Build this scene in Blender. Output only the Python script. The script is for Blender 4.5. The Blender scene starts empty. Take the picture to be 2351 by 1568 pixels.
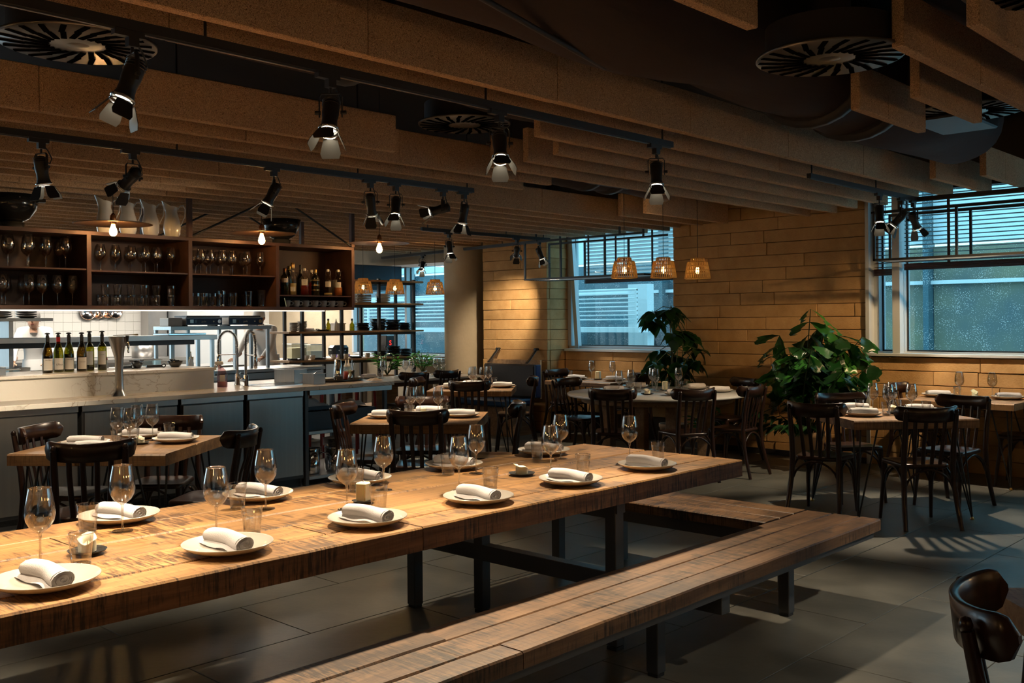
import bpy, math, random
from math import sin, cos, pi, radians, sqrt, atan2, hypot
from mathutils import Vector, Matrix

scene = bpy.context.scene
col = scene.collection
random.seed(7)

# ------------------------------------------------------------------ camera
# X runs along the long table and the ceiling baffles, Y across them towards the bar, floor at z = 0
TH = math.atan(2125 / 2250.0)
ROLL = 0.0083
Fw = Vector((cos(TH), sin(TH), 0)); Rw = Vector((sin(TH), -cos(TH), 0)); Zw = Vector((0, 0, 1))
rc = Rw * cos(ROLL) - Zw * sin(ROLL)
uc = Rw * sin(ROLL) + Zw * cos(ROLL)
cd = bpy.data.cameras.new('camera'); cam = bpy.data.objects.new('camera', cd); col.objects.link(cam)
cd.sensor_width = 36.0; cd.lens = 2250 * 36.0 / 2351
cd.shift_y = -46.0 / 2351; cd.clip_start = 0.05; cd.clip_end = 200
cam.matrix_world = Matrix(((rc.x, uc.x, -Fw.x, 0), (rc.y, uc.y, -Fw.y, 0), (rc.z, uc.z, -Fw.z, 1.5), (0, 0, 0, 1)))
scene.camera = cam

# ------------------------------------------------------------------ world, exposure
w = bpy.data.worlds.new('overcast_sky'); scene.world = w; w.use_nodes = True
bg = w.node_tree.nodes['Background']
bg.inputs[0].default_value = (0.46, 0.69, 0.82, 1); bg.inputs[1].default_value = 3.2
vs = scene.view_settings
vs.view_transform = 'Standard'; vs.look = 'None'; vs.gamma = 1.0; vs.exposure = 0.38; vs.use_curve_mapping = False
try:
    scene.cycles.max_bounces = 8; scene.cycles.transparent_max_bounces = 24
    scene.cycles.caustics_reflective = False; scene.cycles.caustics_refractive = False
    scene.cycles.sample_clamp_indirect = 4.0
    scene.cycles.use_denoising = True
except Exception:
    pass

def portal(loc, sx, sy, rot):
    l = bpy.data.lights.new('window_portal', 'AREA'); l.shape = 'RECTANGLE'; l.size = sx; l.size_y = sy
    l.cycles.is_portal = True
    o = bpy.data.objects.new('window_portal', l); col.objects.link(o); o.location = loc; o.rotation_euler = rot
portal((10.46, 7.65, 1.95), 2.0, 1.7, (0, radians(90), 0))
portal((10.16, 2.3, 1.95), 3.9, 1.7, (0, radians(90), 0))
portal((10.66, 12.3, 1.6), 2.4, 1.5, (0, radians(90), 0))

# ------------------------------------------------------------------ helpers
class MB:
    def __init__(s): s.v = []; s.f = []; s.sm = []
    def add(s, vs, fs, smooth=False):
        n = len(s.v); s.v += [tuple(v) for v in vs]
        s.f += [tuple(i + n for i in f) for f in fs]; s.sm += [smooth] * len(fs)
        return s
    def box(s, c, d, rz=0.0, m=None, ch=0.0):
        x, y, z = d[0] / 2, d[1] / 2, d[2] / 2
        if ch > 0:
            ch = min(ch, x * .9, y * .9, z * .9)
            vs = []
            for sx in (-1, 1):
                for sy in (-1, 1):
                    for sz in (-1, 1):
                        vs.append(Vector((sx * x, sy * (y - ch), sz * (z - ch))))
                        vs.append(Vector((sx * (x - ch), sy * y, sz * (z - ch))))
                        vs.append(Vector((sx * (x - ch), sy * (y - ch), sz * z)))
            def I(a, b, c_, k): return (a * 4 + b * 2 + c_) * 3 + k
            fs = []
            for a in (0, 1):
                q = [I(a, 0, 0, 0), I(a, 1, 0, 0), I(a, 1, 1, 0), I(a, 0, 1, 0)]; fs.append(q if a else q[::-1])
                q = [I(0, a, 0, 1), I(1, a, 0, 1), I(1, a, 1, 1), I(0, a, 1, 1)]; fs.append(q if not a else q[::-1])
                q = [I(0, 0, a, 2), I(1, 0, a, 2), I(1, 1, a, 2), I(0, 1, a, 2)]; fs.append(q if a else q[::-1])
            for a in (0, 1):
                for b in (0, 1):
                    q = [I(a, b, 0, 0), I(a, b, 1, 0), I(a, b, 1, 1), I(a, b, 0, 1)]; fs.append(q if a == b else q[::-1])
                    q = [I(a, 0, b, 0), I(a, 1, b, 0), I(a, 1, b, 2), I(a, 0, b, 2)]; fs.append(q if a == b else q[::-1])
                    q = [I(0, a, b, 1), I(1, a, b, 1), I(1, a, b, 2), I(0, a, b, 2)]; fs.append(q if a != b else q[::-1])
                    for e in (0, 1):
                        q = [I(a, b, e, 0), I(a, b, e, 1), I(a, b, e, 2)]; fs.append(q if (a + b + e) % 2 else q[::-1])
        else:
            vs = [Vector((sx * x, sy * y, sz * z)) for sx in (-1, 1) for sy in (-1, 1) for sz in (-1, 1)]
            fs = [(0, 1, 3, 2), (4, 6, 7, 5), (0, 4, 5, 1), (2, 3, 7, 6), (0, 2, 6, 4), (1, 5, 7, 3)]
        R = m if m is not None else Matrix.Rotation(rz, 3, 'Z')
        c = Vector(c)
        return s.add([R @ v + c for v in vs], fs)
    def b2(s, x0, x1, y0, y1, z0, z1, ch=0.0):
        return s.box(((x0 + x1) / 2, (y0 + y1) / 2, (z0 + z1) / 2), (abs(x1 - x0), abs(y1 - y0), abs(z1 - z0)), ch=ch)
    def lathe(s, prof, n=20, c=(0, 0, 0), m=None, a0=0.0, cap=True):
        vs = []; fs = []
        for r, z in prof:
            for i in range(n):
                a = a0 + 2 * pi * i / n
                v = Vector((r * cos(a), r * sin(a), z))
                if m is not None: v = m @ v
                vs.append(v + Vector(c))
        k = len(prof)
        for j in range(k - 1):
            for i in range(n):
                i2 = (i + 1) % n
                fs.append((j * n + i, j * n + i2, (j + 1) * n + i2, (j + 1) * n + i))
        s.add(vs, fs, True)
        if cap:
            if prof[0][0] > 1e-4: s.add(vs[:n], [tuple(range(n))[::-1]])
            if prof[-1][0] > 1e-4: s.add(vs[-n:], [tuple(range(n))])
        return s
    def cyl(s, a, b, r0, r1=None, n=10):
        r1 = r0 if r1 is None else r1
        a = Vector(a); b = Vector(b); d = b - a; L = d.length
        if L < 1e-6: return s
        m = d.to_track_quat('Z', 'Y').to_matrix()
        return s.lathe([(r0, 0), (r1, L)], n, a, m)
    def tube(s, pts, r, n=8, closed=False, flat=None):
        pts = [Vector(p) for p in pts]; N = len(pts)
        rs = r if isinstance(r, (list, tuple)) else [r] * N
        vs = []; up = None
        for i, p in enumerate(pts):
            t = (pts[(i + 1) % N] - pts[i - 1]) if closed else (pts[min(i + 1, N - 1)] - pts[max(i - 1, 0)])
            t.normalize()
            if up is None:
                up = Vector((0, 0, 1)) if abs(t.z) < .9 else Vector((1, 0, 0))
            b = t.cross(up)
            if b.length < 1e-4: b = t.cross(Vector((0, 1, 0)))
            b.normalize(); up = b.cross(t); up.normalize()
            fx, fy = flat if flat else (1, 1)
            for k in range(n):
                a = 2 * pi * k / n
                vs.append(p + (b * cos(a) * fx + up * sin(a) * fy) * rs[i])
        fs = []
        for i in range(N if closed else N - 1):
            for k in range(n):
                k2 = (k + 1) % n; j = (i + 1) % N
                fs.append((i * n + k, i * n + k2, j * n + k2, j * n + k))
        s.add(vs, fs, True)
        if not closed: s.add(vs[:n], [tuple(range(n))[::-1]]); s.add(vs[-n:], [tuple(range(n))])
        return s
    def prism(s, poly, z0, z1, m=None, c=(0, 0, 0)):
        n = len(poly); c = Vector(c)
        vs = [Vector((x, y, z0)) for x, y in poly] + [Vector((x, y, z1)) for x, y in poly]
        if m is not None: vs = [m @ v for v in vs]
        vs = [v + c for v in vs]
        fs = [tuple(range(n))[::-1], tuple(range(n, 2 * n))] + [(i, (i + 1) % n, (i + 1) % n + n, i + n) for i in range(n)]
        return s.add(vs, fs)
    def mesh(s, name):
        me = bpy.data.meshes.new(name); me.from_pydata(s.v, [], s.f)
        me.polygons.foreach_set('use_smooth', s.sm); me.update()
        return me

def mk(name, mb, mat, parent=None, loc=None, rot=None):
    me = mb.mesh(name) if isinstance(mb, MB) else mb
    if mat is not None and not me.materials: me.materials.append(mat)
    o = bpy.data.objects.new(name, me); col.objects.link(o)
    if loc is not None: o.location = loc
    if rot is not None: o.rotation_euler = rot
    o.parent = parent
    return o
def tag(o, label, cat, group=None):
    o['label'] = label; o['category'] = cat
    if group: o['group'] = group
    return o
def thing(name, label, cat, loc=(0, 0, 0), rz=0.0, group=None):
    o = bpy.data.objects.new(name, None); col.objects.link(o); o.empty_display_size = .05
    o.location = loc; o.rotation_euler = (0, 0, rz)
    return tag(o, label, cat, group)
def struct(name, mb, mat, parent=None, label=None):
    o = mk(name, mb, mat, parent)
    if parent is None: o['kind'] = 'structure'
    if label: o['label'] = label
    return o
def kids(o): return [c for c in col.objects if c.parent == o]
KID = {}
def dup(o, loc, rz=0.0, label=None, group=None, rot=None, scale=None):
    """a copy of a thing with copies of its parts and sub-parts"""
    if o.name not in KID: KID[o.name] = [(c, kids(c)) for c in kids(o)]
    r = o.copy(); col.objects.link(r); r.location = loc
    r.rotation_euler = rot if rot else (0, 0, rz)
    if scale: r.scale = scale
    if label: r['label'] = label
    if group: r['group'] = group
    for c, gs in KID[o.name]:
        c2 = c.copy(); col.objects.link(c2); c2.parent = r
        for g in gs:
            g2 = g.copy(); col.objects.link(g2); g2.parent = c2
    return r
class Proto:
    """builds a thing once; the first placing moves it, later ones copy it"""
    def __init__(s, fn): s.fn = fn; s.o = None; s.used = False
    def put(s, loc, rz=0.0, label=None, group=None, rot=None, scale=None):
        if s.o is None: s.o = s.fn()
        if not s.used:
            s.used = True; o = s.o
            KID[o.name] = [(c, kids(c)) for c in kids(o)]
            o.location = loc; o.rotation_euler = rot if rot else (0, 0, rz)
            if scale: o.scale = scale
            if label: o['label'] = label
            if group: o['group'] = group
            return o
        return dup(s.o, loc, rz, label, group, rot, scale if scale else (1, 1, 1))

def text_part(name, body, size, mat, parent, loc, ext=.0002, shear=0.0):
    cu = bpy.data.curves.new(name, 'FONT'); cu.body = body; cu.size = size; cu.align_x = 'CENTER'; cu.extrude = ext; cu.shear = shear
    tmp = bpy.data.objects.new(name, cu); col.objects.link(tmp)
    dg = bpy.context.evaluated_depsgraph_get(); me = bpy.data.meshes.new_from_object(tmp.evaluated_get(dg))
    bpy.data.objects.remove(tmp); me.materials.clear(); me.materials.append(mat)
    return mk(name, me, None, parent, loc, (radians(90), 0, 0))

ORD = ['first', 'second', 'third', 'fourth', 'fifth', 'sixth', 'seventh', 'eighth', 'ninth', 'tenth', 'eleventh', 'twelfth', 'thirteenth', 'fourteenth', 'fifteenth', 'sixteenth', 'seventeenth', 'eighteenth', 'nineteenth']
def side(dx, dy):
    a = math.degrees(atan2(dy, dx)) % 360
    return ['window side', 'window and bar corner', 'bar side', 'inner bar corner', 'inner side', 'inner floor corner', 'open floor side', 'window and floor corner'][int(((a + 22.5) % 360) // 45)]

# ------------------------------------------------------------------ materials
def new(name):
    m = bpy.data.materials.new(name); m.use_nodes = True
    n = m.node_tree.nodes; n.clear()
    out = n.new('ShaderNodeOutputMaterial')
    return m, n, m.node_tree.links, out
def pbr(name, c, rough=.5, metal=0.0, spec=.5, noise=None, bump=None, c2=None, coat=0.0, stretch=None, emit=None, trans=0.0, rvar=0.0):
    """principled; noise=(scale, detail, lo, hi) mixes c to c2, bump=(scale, strength)"""
    m, n, l, out = new(name)
    b = n.new('ShaderNodeBsdfPrincipled'); l.new(b.outputs[0], out.inputs[0])
    b.inputs['Base Color'].default_value = (*c, 1); b.inputs['Roughness'].default_value = rough
    b.inputs['Metallic'].default_value = metal; b.inputs['Specular IOR Level'].default_value = spec
    b.inputs['Coat Weight'].default_value = coat; b.inputs['Transmission Weight'].default_value = trans
    if emit: b.inputs['Emission Color'].default_value = (*emit[0], 1); b.inputs['Emission Strength'].default_value = emit[1]
    if noise or bump:
        tc = n.new('ShaderNodeTexCoord'); mp = n.new('ShaderNodeMapping'); l.new(tc.outputs['Object'], mp.inputs[0])
        if stretch: mp.inputs['Scale'].default_value = stretch
    if noise:
        t = n.new('ShaderNodeTexNoise'); t.inputs['Scale'].default_value = noise[0]; t.inputs['Detail'].default_value = noise[1]
        l.new(mp.outputs[0], t.inputs[0])
        r = n.new('ShaderNodeValToRGB'); r.color_ramp.elements[0].position = noise[2]; r.color_ramp.elements[1].position = noise[3]
        r.color_ramp.elements[0].color = (*c, 1); r.color_ramp.elements[1].color = (*(c2 or c), 1)
        l.new(t.outputs['Fac'], r.inputs[0]); l.new(r.outputs[0], b.inputs['Base Color'])
        if rvar:
            mr = n.new('ShaderNodeMapRange'); mr.inputs[3].default_value = rough - rvar; mr.inputs[4].default_value = rough + rvar
            l.new(t.outputs['Fac'], mr.inputs[0]); l.new(mr.outputs[0], b.inputs['Roughness'])
    if bump:
        t2 = n.new('ShaderNodeTexNoise'); t2.inputs['Scale'].default_value = bump[0]; t2.inputs['Detail'].default_value = 6
        l.new(mp.outputs[0], t2.inputs[0])
        bp = n.new('ShaderNodeBump'); bp.inputs['Strength'].default_value = bump[1]; bp.inputs['Distance'].default_value = .01
        l.new(t2.outputs['Fac'], bp.inputs['Height']); l.new(bp.outputs[0], b.inputs['Normal'])
    return m
def emission(name, c, s):
    m, n, l, out = new(name); e = n.new('ShaderNodeEmission'); e.inputs[0].default_value = (*c, 1); e.inputs[1].default_value = s
    l.new(e.outputs[0], out.inputs[0]); return m
def thin_glass(name, tint=(1, 1, 1), base=.03, edge=.75, power=3.0, rough=.0, bump=None):
    m, n, l, out = new(name)
    t = n.new('ShaderNodeBsdfTransparent'); t.inputs[0].default_value = (*tint, 1)
    g = n.new('ShaderNodeBsdfGlossy'); g.inputs['Roughness'].default_value = rough
    lw = n.new('ShaderNodeLayerWeight'); lw.inputs[0].default_value = .5
    p = n.new('ShaderNodeMath'); p.operation = 'POWER'; p.inputs[1].default_value = power; l.new(lw.outputs['Facing'], p.inputs[0])
    mr = n.new('ShaderNodeMapRange'); mr.inputs[3].default_value = base; mr.inputs[4].default_value = edge; l.new(p.outputs[0], mr.inputs[0])
    mx = n.new('ShaderNodeMixShader'); l.new(mr.outputs[0], mx.inputs[0]); l.new(t.outputs[0], mx.inputs[1]); l.new(g.outputs[0], mx.inputs[2])
    if bump:
        tc = n.new('ShaderNodeTexCoord'); tn = n.new('ShaderNodeTexNoise'); tn.inputs['Scale'].default_value = bump[0]; l.new(tc.outputs['Object'], tn.inputs[0])
        bp = n.new('ShaderNodeBump'); bp.inputs['Strength'].default_value = bump[1]; l.new(tn.outputs['Fac'], bp.inputs['Height']); l.new(bp.outputs[0], g.inputs['Normal'])
    l.new(mx.outputs[0], out.inputs[0]); return m
def saw_wood(name, base, light, dark, marks=.6, rough=.55, along=0, grain=1.0, stain=.7):
    """rough sawn timber: long grain, darker patches and fine saw marks across the grain"""
    m, n, l, out = new(name)
    b = n.new('ShaderNodeBsdfPrincipled'); l.new(b.outputs[0], out.inputs[0]); b.inputs['Roughness'].default_value = rough
    tc = n.new('ShaderNodeTexCoord'); oi = n.new('ShaderNodeObjectInfo')
    sc = n.new('ShaderNodeVectorMath'); sc.operation = 'SCALE'; sc.inputs['Scale'].default_value = 9.0
    cx = n.new('ShaderNodeCombineXYZ'); l.new(oi.outputs['Random'], cx.inputs[0]); l.new(oi.outputs['Random'], cx.inputs[1]); l.new(oi.outputs['Random'], cx.inputs[2])
    l.new(cx.outputs[0], sc.inputs[0])
    ad = n.new('ShaderNodeVectorMath'); ad.operation = 'ADD'; l.new(tc.outputs['Object'], ad.inputs[0]); l.new(sc.outputs[0], ad.inputs[1])
    def noise(scale, sx, det=4.0, rg=.6, dist=0.0):
        mp = n.new('ShaderNodeMapping'); v = list(sx)
        if along == 1: v = [v[1], v[0], v[2]]
        mp.inputs['Scale'].default_value = v; l.new(ad.outputs[0], mp.inputs[0])
        t = n.new('ShaderNodeTexNoise'); t.inputs['Scale'].default_value = scale; t.inputs['Detail'].default_value = det
        t.inputs['Roughness'].default_value = rg; t.inputs['Distortion'].default_value = dist
        l.new(mp.outputs[0], t.inputs[0]); return t
    g = noise(6.0 * grain, (.35, 6, 6), 5, .65, .6)
    r = n.new('ShaderNodeValToRGB'); e = r.color_ramp.elements
    e[0].position = .30; e[0].color = (*base, 1); e[1].position = .68; e[1].color = (*light, 1)
    l.new(g.outputs['Fac'], r.inputs[0])
    mk1 = noise(1.0, (95, 8.0, 8.0), 3, .7)           # saw marks: thin lines across the board
    mk2 = noise(2.6, (1, 2.0, 2.0), 5, .65)            # where they show
    mm = n.new('ShaderNodeMath'); mm.operation = 'MULTIPLY'; l.new(mk1.outputs['Fac'], mm.inputs[0]); l.new(mk2.outputs['Fac'], mm.inputs[1])
    rr = n.new('ShaderNodeMapRange'); rr.inputs[1].default_value = .24; rr.inputs[2].default_value = .34; rr.inputs[3].default_value = 0; rr.inputs[4].default_value = marks
    l.new(mm.outputs[0], rr.inputs[0])
    mx = n.new('ShaderNodeMixRGB'); mx.inputs[2].default_value = (*dark, 1); l.new(rr.outputs[0], mx.inputs[0]); l.new(r.outputs[0], mx.inputs[1])
    pt = noise(1.0, (1.6, 2.4, 2.4), 5, .62, .8)         # old stains
    pr = n.new('ShaderNodeMapRange'); pr.inputs[1].default_value = .48; pr.inputs[2].default_value = .72; pr.inputs[3].default_value = 0; pr.inputs[4].default_value = stain
    l.new(pt.outputs['Fac'], pr.inputs[0])
    mp2 = n.new('ShaderNodeMixRGB'); mp2.inputs[2].default_value = (*[(a + 2 * c_) / 3 for a, c_ in zip(base, dark)], 1); l.new(pr.outputs[0], mp2.inputs[0]); l.new(mx.outputs[0], mp2.inputs[1])
    hv = n.new('ShaderNodeHueSaturation'); mv = n.new('ShaderNodeMapRange'); mv.inputs[3].default_value = .72; mv.inputs[4].default_value = 1.12
    l.new(oi.outputs['Random'], mv.inputs[0]); l.new(mv.outputs[0], hv.inputs['Value']); l.new(mp2.outputs[0], hv.inputs['Color'])
    l.new(hv.outputs[0], b.inputs['Base Color'])
    bp = n.new('ShaderNodeBump'); bp.inputs['Strength'].default_value = .35; bp.inputs['Distance'].default_value = .004
    l.new(mk1.outputs['Fac'], bp.inputs['Height']); l.new(bp.outputs[0], b.inputs['Normal'])
    return m
def wood_wool(name):
    m, n, l, out = new(name)
    b = n.new('ShaderNodeBsdfPrincipled'); l.new(b.outputs[0], out.inputs[0]); b.inputs['Roughness'].default_value = .9; b.inputs['Specular IOR Level'].default_value = .15
    tc = n.new('ShaderNodeTexCoord'); oi = n.new('ShaderNodeObjectInfo')
    cx = n.new('ShaderNodeCombineXYZ')
    ml = n.new('ShaderNodeMath'); ml.operation = 'MULTIPLY'; ml.inputs[1].default_value = 7.0; l.new(oi.outputs['Random'], ml.inputs[0]); l.new(ml.outputs[0], cx.inputs[0])
    ad = n.new('ShaderNodeVectorMath'); ad.operation = 'ADD'; l.new(tc.outputs['Object'], ad.inputs[0]); l.new(cx.outputs[0], ad.inputs[1])
    t = n.new('ShaderNodeTexNoise'); t.inputs['Scale'].default_value = 55; t.inputs['Detail'].default_value = 3; t.inputs['Distortion'].default_value = 6.0
    l.new(ad.outputs[0], t.inputs[0])
    r = n.new('ShaderNodeValToRGB'); e = r.color_ramp.elements
    e[0].position = .36; e[0].color = (.24, .135, .076, 1); e[1].position = .58; e[1].color = (.80, .545, .345, 1)
    l.new(t.outputs['Fac'], r.inputs[0])
    big = n.new('ShaderNodeTexNoise'); big.inputs['Scale'].default_value = 2.0; l.new(ad.outputs[0], big.inputs[0])
    mv = n.new('ShaderNodeMapRange'); mv.inputs[3].default_value = .82; mv.inputs[4].default_value = 1.12; l.new(big.outputs['Fac'], mv.inputs[0])
    hv = n.new('ShaderNodeHueSaturation'); l.new(mv.outputs[0], hv.inputs['Value']); l.new(r.outputs[0], hv.inputs['Color']); l.new(hv.outputs[0], b.inputs['Base Color'])
    bp = n.new('ShaderNodeBump'); bp.inputs['Strength'].default_value = .6; bp.inputs['Distance'].default_value = .006
    l.new(t.outputs['Fac'], bp.inputs['Height']); l.new(bp.outputs[0], b.inputs['Normal'])
    return m
def sandstone(name, c, c2):
    m, n, l, out = new(name)
    b = n.new('ShaderNodeBsdfPrincipled'); l.new(b.outputs[0], out.inputs[0]); b.inputs['Roughness'].default_value = .85; b.inputs['Specular IOR Level'].default_value = .2
    tc = n.new('ShaderNodeTexCoord'); oi = n.new('ShaderNodeObjectInfo')
    cx = n.new('ShaderNodeCombineXYZ'); ml = n.new('ShaderNodeMath'); ml.operation = 'MULTIPLY'; ml.inputs[1].default_value = 11.0
    l.new(oi.outputs['Random'], ml.inputs[0]); l.new(ml.outputs[0], cx.inputs[1])
    ad = n.new('ShaderNodeVectorMath'); ad.operation = 'ADD'; l.new(tc.outputs['Object'], ad.inputs[0]); l.new(cx.outputs[0], ad.inputs[1])
    t = n.new('ShaderNodeTexNoise'); t.inputs['Scale'].default_value = 5; t.inputs['Detail'].default_value = 8; t.inputs['Roughness'].default_value = .65
    l.new(ad.outputs[0], t.inputs[0])
    r = n.new('ShaderNodeValToRGB'); e = r.color_ramp.elements; e[0].position = .3; e[0].color = (*c, 1); e[1].position = .7; e[1].color = (*c2, 1)
    l.new(t.outputs['Fac'], r.inputs[0])
    mv = n.new('ShaderNodeMapRange'); mv.inputs[3].default_value = .88; mv.inputs[4].default_value = 1.08; l.new(oi.outputs['Random'], mv.inputs[0])
    hv = n.new('ShaderNodeHueSaturation'); l.new(mv.outputs[0], hv.inputs['Value']); l.new(r.outputs[0], hv.inputs['Color']); l.new(hv.outputs[0], b.inputs['Base Color'])
    t2 = n.new('ShaderNodeTexNoise'); t2.inputs['Scale'].default_value = 60; t2.inputs['Detail'].default_value = 5; l.new(ad.outputs[0], t2.inputs[0])
    bp = n.new('ShaderNodeBump'); bp.inputs['Strength'].default_value = .5; bp.inputs['Distance'].default_value = .008
    l.new(t2.outputs['Fac'], bp.inputs['Height']); l.new(bp.outputs[0], b.inputs['Normal'])
    return m
def marble(name, base=(.74, .71, .66), vein=(.30, .22, .15), rough=.22, amt=.8):
    m, n, l, out = new(name)
    b = n.new('ShaderNodeBsdfPrincipled'); l.new(b.outputs[0], out.inputs[0]); b.inputs['Roughness'].default_value = rough
    tc = n.new('ShaderNodeTexCoord')
    t = n.new('ShaderNodeTexNoise'); t.inputs['Scale'].default_value = 2.6; t.inputs['Detail'].default_value = 7; t.inputs['Distortion'].default_value = 1.6
    l.new(tc.outputs['Object'], t.inputs[0])
    r = n.new('ShaderNodeValToRGB'); e = r.color_ramp.elements
    e[0].position = .485; e[0].color = (0, 0, 0, 1); e[1].position = .515; e[1].color = (0, 0, 0, 1)
    k = r.color_ramp.elements.new(.5); k.color = (amt, amt, amt, 1)
    l.new(t.outputs['Fac'], r.inputs[0])
    t2 = n.new('ShaderNodeTexNoise'); t2.inputs['Scale'].default_value = 1.3; t2.inputs['Detail'].default_value = 3; l.new(tc.outputs['Object'], t2.inputs[0])
    gate = n.new('ShaderNodeMapRange'); gate.inputs[1].default_value = .44; gate.inputs[2].default_value = .58; l.new(t2.outputs['Fac'], gate.inputs[0])
    mm = n.new('ShaderNodeMath'); mm.operation = 'MULTIPLY'; l.new(r.outputs[0], mm.inputs[0]); l.new(gate.outputs[0], mm.inputs[1])
    mx = n.new('ShaderNodeMixRGB'); mx.inputs[1].default_value = (*base, 1); mx.inputs[2].default_value = (*vein, 1); l.new(mm.outputs[0], mx.inputs[0])
    l.new(mx.outputs[0], b.inputs['Base Color']); return m
def brushed(name, c, rough=.32, stretch=(1, 60, 1)):
    return pbr(name, c, rough, 1.0, noise=(4, 4, .3, .7), c2=tuple(x * .82 for x in c), stretch=stretch, rvar=.08)
def tiles_mat(name, c, g, w_, h_):
    m, n, l, out = new(name)
    b = n.new('ShaderNodeBsdfPrincipled'); l.new(b.outputs[0], out.inputs[0]); b.inputs['Roughness'].default_value = .2
    b.inputs['Base Color'].default_value = (*c, 1); return m
def wet_pane(name):
    """window glass with rain drops on it"""
    m, n, l, out = new(name)
    t = n.new('ShaderNodeBsdfTransparent'); t.inputs[0].default_value = (.72, .90, .93, 1)
    g = n.new('ShaderNodeBsdfGlossy'); g.inputs['Roughness'].default_value = .02
    mx = n.new('ShaderNodeMixShader'); mx.inputs[0].default_value = .07; l.new(t.outputs[0], mx.inputs[1]); l.new(g.outputs[0], mx.inputs[2])
    d = n.new('ShaderNodeBsdfTranslucent'); d.inputs[0].default_value = (.95, 1, 1, 1)
    tc = n.new('ShaderNodeTexCoord'); v = n.new('ShaderNodeTexVoronoi'); v.inputs['Scale'].default_value = 70; l.new(tc.outputs['Object'], v.inputs[0])
    v2 = n.new('ShaderNodeTexNoise'); v2.inputs['Scale'].default_value = 7; v2.inputs['Detail'].default_value = 5; l.new(tc.outputs['Object'], v2.inputs[0])
    ra = n.new('ShaderNodeMapRange'); ra.inputs[1].default_value = .35; ra.inputs[2].default_value = .7; ra.inputs[3].default_value = .05; ra.inputs[4].default_value = .26; l.new(v2.outputs['Fac'], ra.inputs[0])
    lt = n.new('ShaderNodeMath'); lt.operation = 'LESS_THAN'; l.new(v.outputs['Distance'], lt.inputs[0]); l.new(ra.outputs[0], lt.inputs[1])
    sc = n.new('ShaderNodeMath'); sc.operation = 'MULTIPLY'; sc.inputs[1].default_value = .6; l.new(lt.outputs[0], sc.inputs[0])
    m2 = n.new('ShaderNodeMixShader'); l.new(sc.outputs[0], m2.inputs[0]); l.new(mx.outputs[0], m2.inputs[1]); l.new(d.outputs[0], m2.inputs[2])
    l.new(m2.outputs[0], out.inputs[0]); return m
def leaf_mat(name, c, c2, rough=.28):
    m, n, l, out = new(name)
    b = n.new('ShaderNodeBsdfPrincipled'); b.inputs['Roughness'].default_value = rough; b.inputs['Specular IOR Level'].default_value = .5
    tl = n.new('ShaderNodeBsdfTranslucent'); tl.inputs[0].default_value = (*[min(1, x * 2.2) for x in c2], 1)
    oi = n.new('ShaderNodeObjectInfo'); mx = n.new('ShaderNodeMixRGB'); mx.inputs[1].default_value = (*c, 1); mx.inputs[2].default_value = (*c2, 1)
    l.new(oi.outputs['Random'], mx.inputs[0]); l.new(mx.outputs[0], b.inputs['Base Color'])
    ms = n.new('ShaderNodeMixShader'); ms.inputs[0].default_value = .22; l.new(b.outputs[0], ms.inputs[1]); l.new(tl.outputs[0], ms.inputs[2]); l.new(ms.outputs[0], out.inputs[0]); return m
def cane_mat(name):
    m, n, l, out = new(name)
    b = n.new('ShaderNodeBsdfPrincipled'); b.inputs['Roughness'].default_value = .6
    b.inputs['Base Color'].default_value = (.60, .38, .16, 1)
    tl = n.new('ShaderNodeBsdfTranslucent'); tl.inputs[0].default_value = (1.0, .78, .42, 1)
    ms = n.new('ShaderNodeMixShader'); ms.inputs[0].default_value = .55; l.new(b.outputs[0], ms.inputs[1]); l.new(tl.outputs[0], ms.inputs[2]); l.new(ms.outputs[0], out.inputs[0]); return m

M = {}
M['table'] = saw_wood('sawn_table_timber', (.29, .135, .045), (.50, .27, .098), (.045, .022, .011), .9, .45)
M['table_edge_shade'] = saw_wood('sawn_table_edge_shaded', (.075, .032, .013), (.24, .12, .05), (.022, .011, .006), .95, .6, stain=.5)  # dark sawn edge, with the shade on the side faces put into its colour
M['bench_edge'] = saw_wood('sawn_bench_edge_shaded', (.085, .042, .02), (.23, .13, .065), (.02, .012, .007), .95, .6, stain=.5)  # bench edges likewise carry shade in their darker wood colour
M['bench_edge_shade_y'] = saw_wood('sawn_cross_bench_edge_shaded', (.085, .042, .02), (.23, .13, .065), (.02, .012, .007), .95, .6, along=1, stain=.5)
M['bench'] = saw_wood('sawn_bench_timber', (.125, .060, .027), (.30, .165, .078), (.018, .010, .006), .9, .5, stain=.95)
M['bench_y'] = saw_wood('sawn_cross_bench_timber', (.125, .060, .027), (.30, .165, .078), (.018, .010, .006), .9, .5, along=1, stain=.95)
M['oldtop'] = saw_wood('old_table_timber', (.27, .13, .055), (.47, .27, .12), (.07, .035, .018), .55, .5)
M['postwood'] = saw_wood('weathered_post_timber', (.24, .14, .075), (.42, .28, .17), (.10, .06, .035), .3, .7)
M['shelfwood'] = saw_wood('shelf_board_timber', (.34, .19, .09), (.55, .35, .18), (.14, .08, .04), .3, .6)
M['baffle'] = wood_wool('wood_wool_board')
M['stone'] = sandstone('sandstone', (.44, .255, .105), (.60, .375, .175))
M['joint'] = pbr('dark_mortar', (.05, .035, .022), .95)
M['tile'] = pbr('slate_grey_floor_tile', (.085, .085, .076), .40, noise=(3.2, 8, .3, .72), c2=(.165, .16, .14), bump=(30, .08), rvar=.08, spec=.45)
M['grout'] = pbr('floor_grout', (.05, .048, .045), .8)
M['ceil'] = pbr('dark_ceiling_paint', (.020, .017, .018), .95)
M['darkwall'] = pbr('dark_plaster', (.10, .075, .055), .9)
M['duct'] = pbr('black_duct_fabric', (.050, .036, .036), .85, bump=(9, .9), stretch=(.35, 1, 1), spec=.2)
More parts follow.
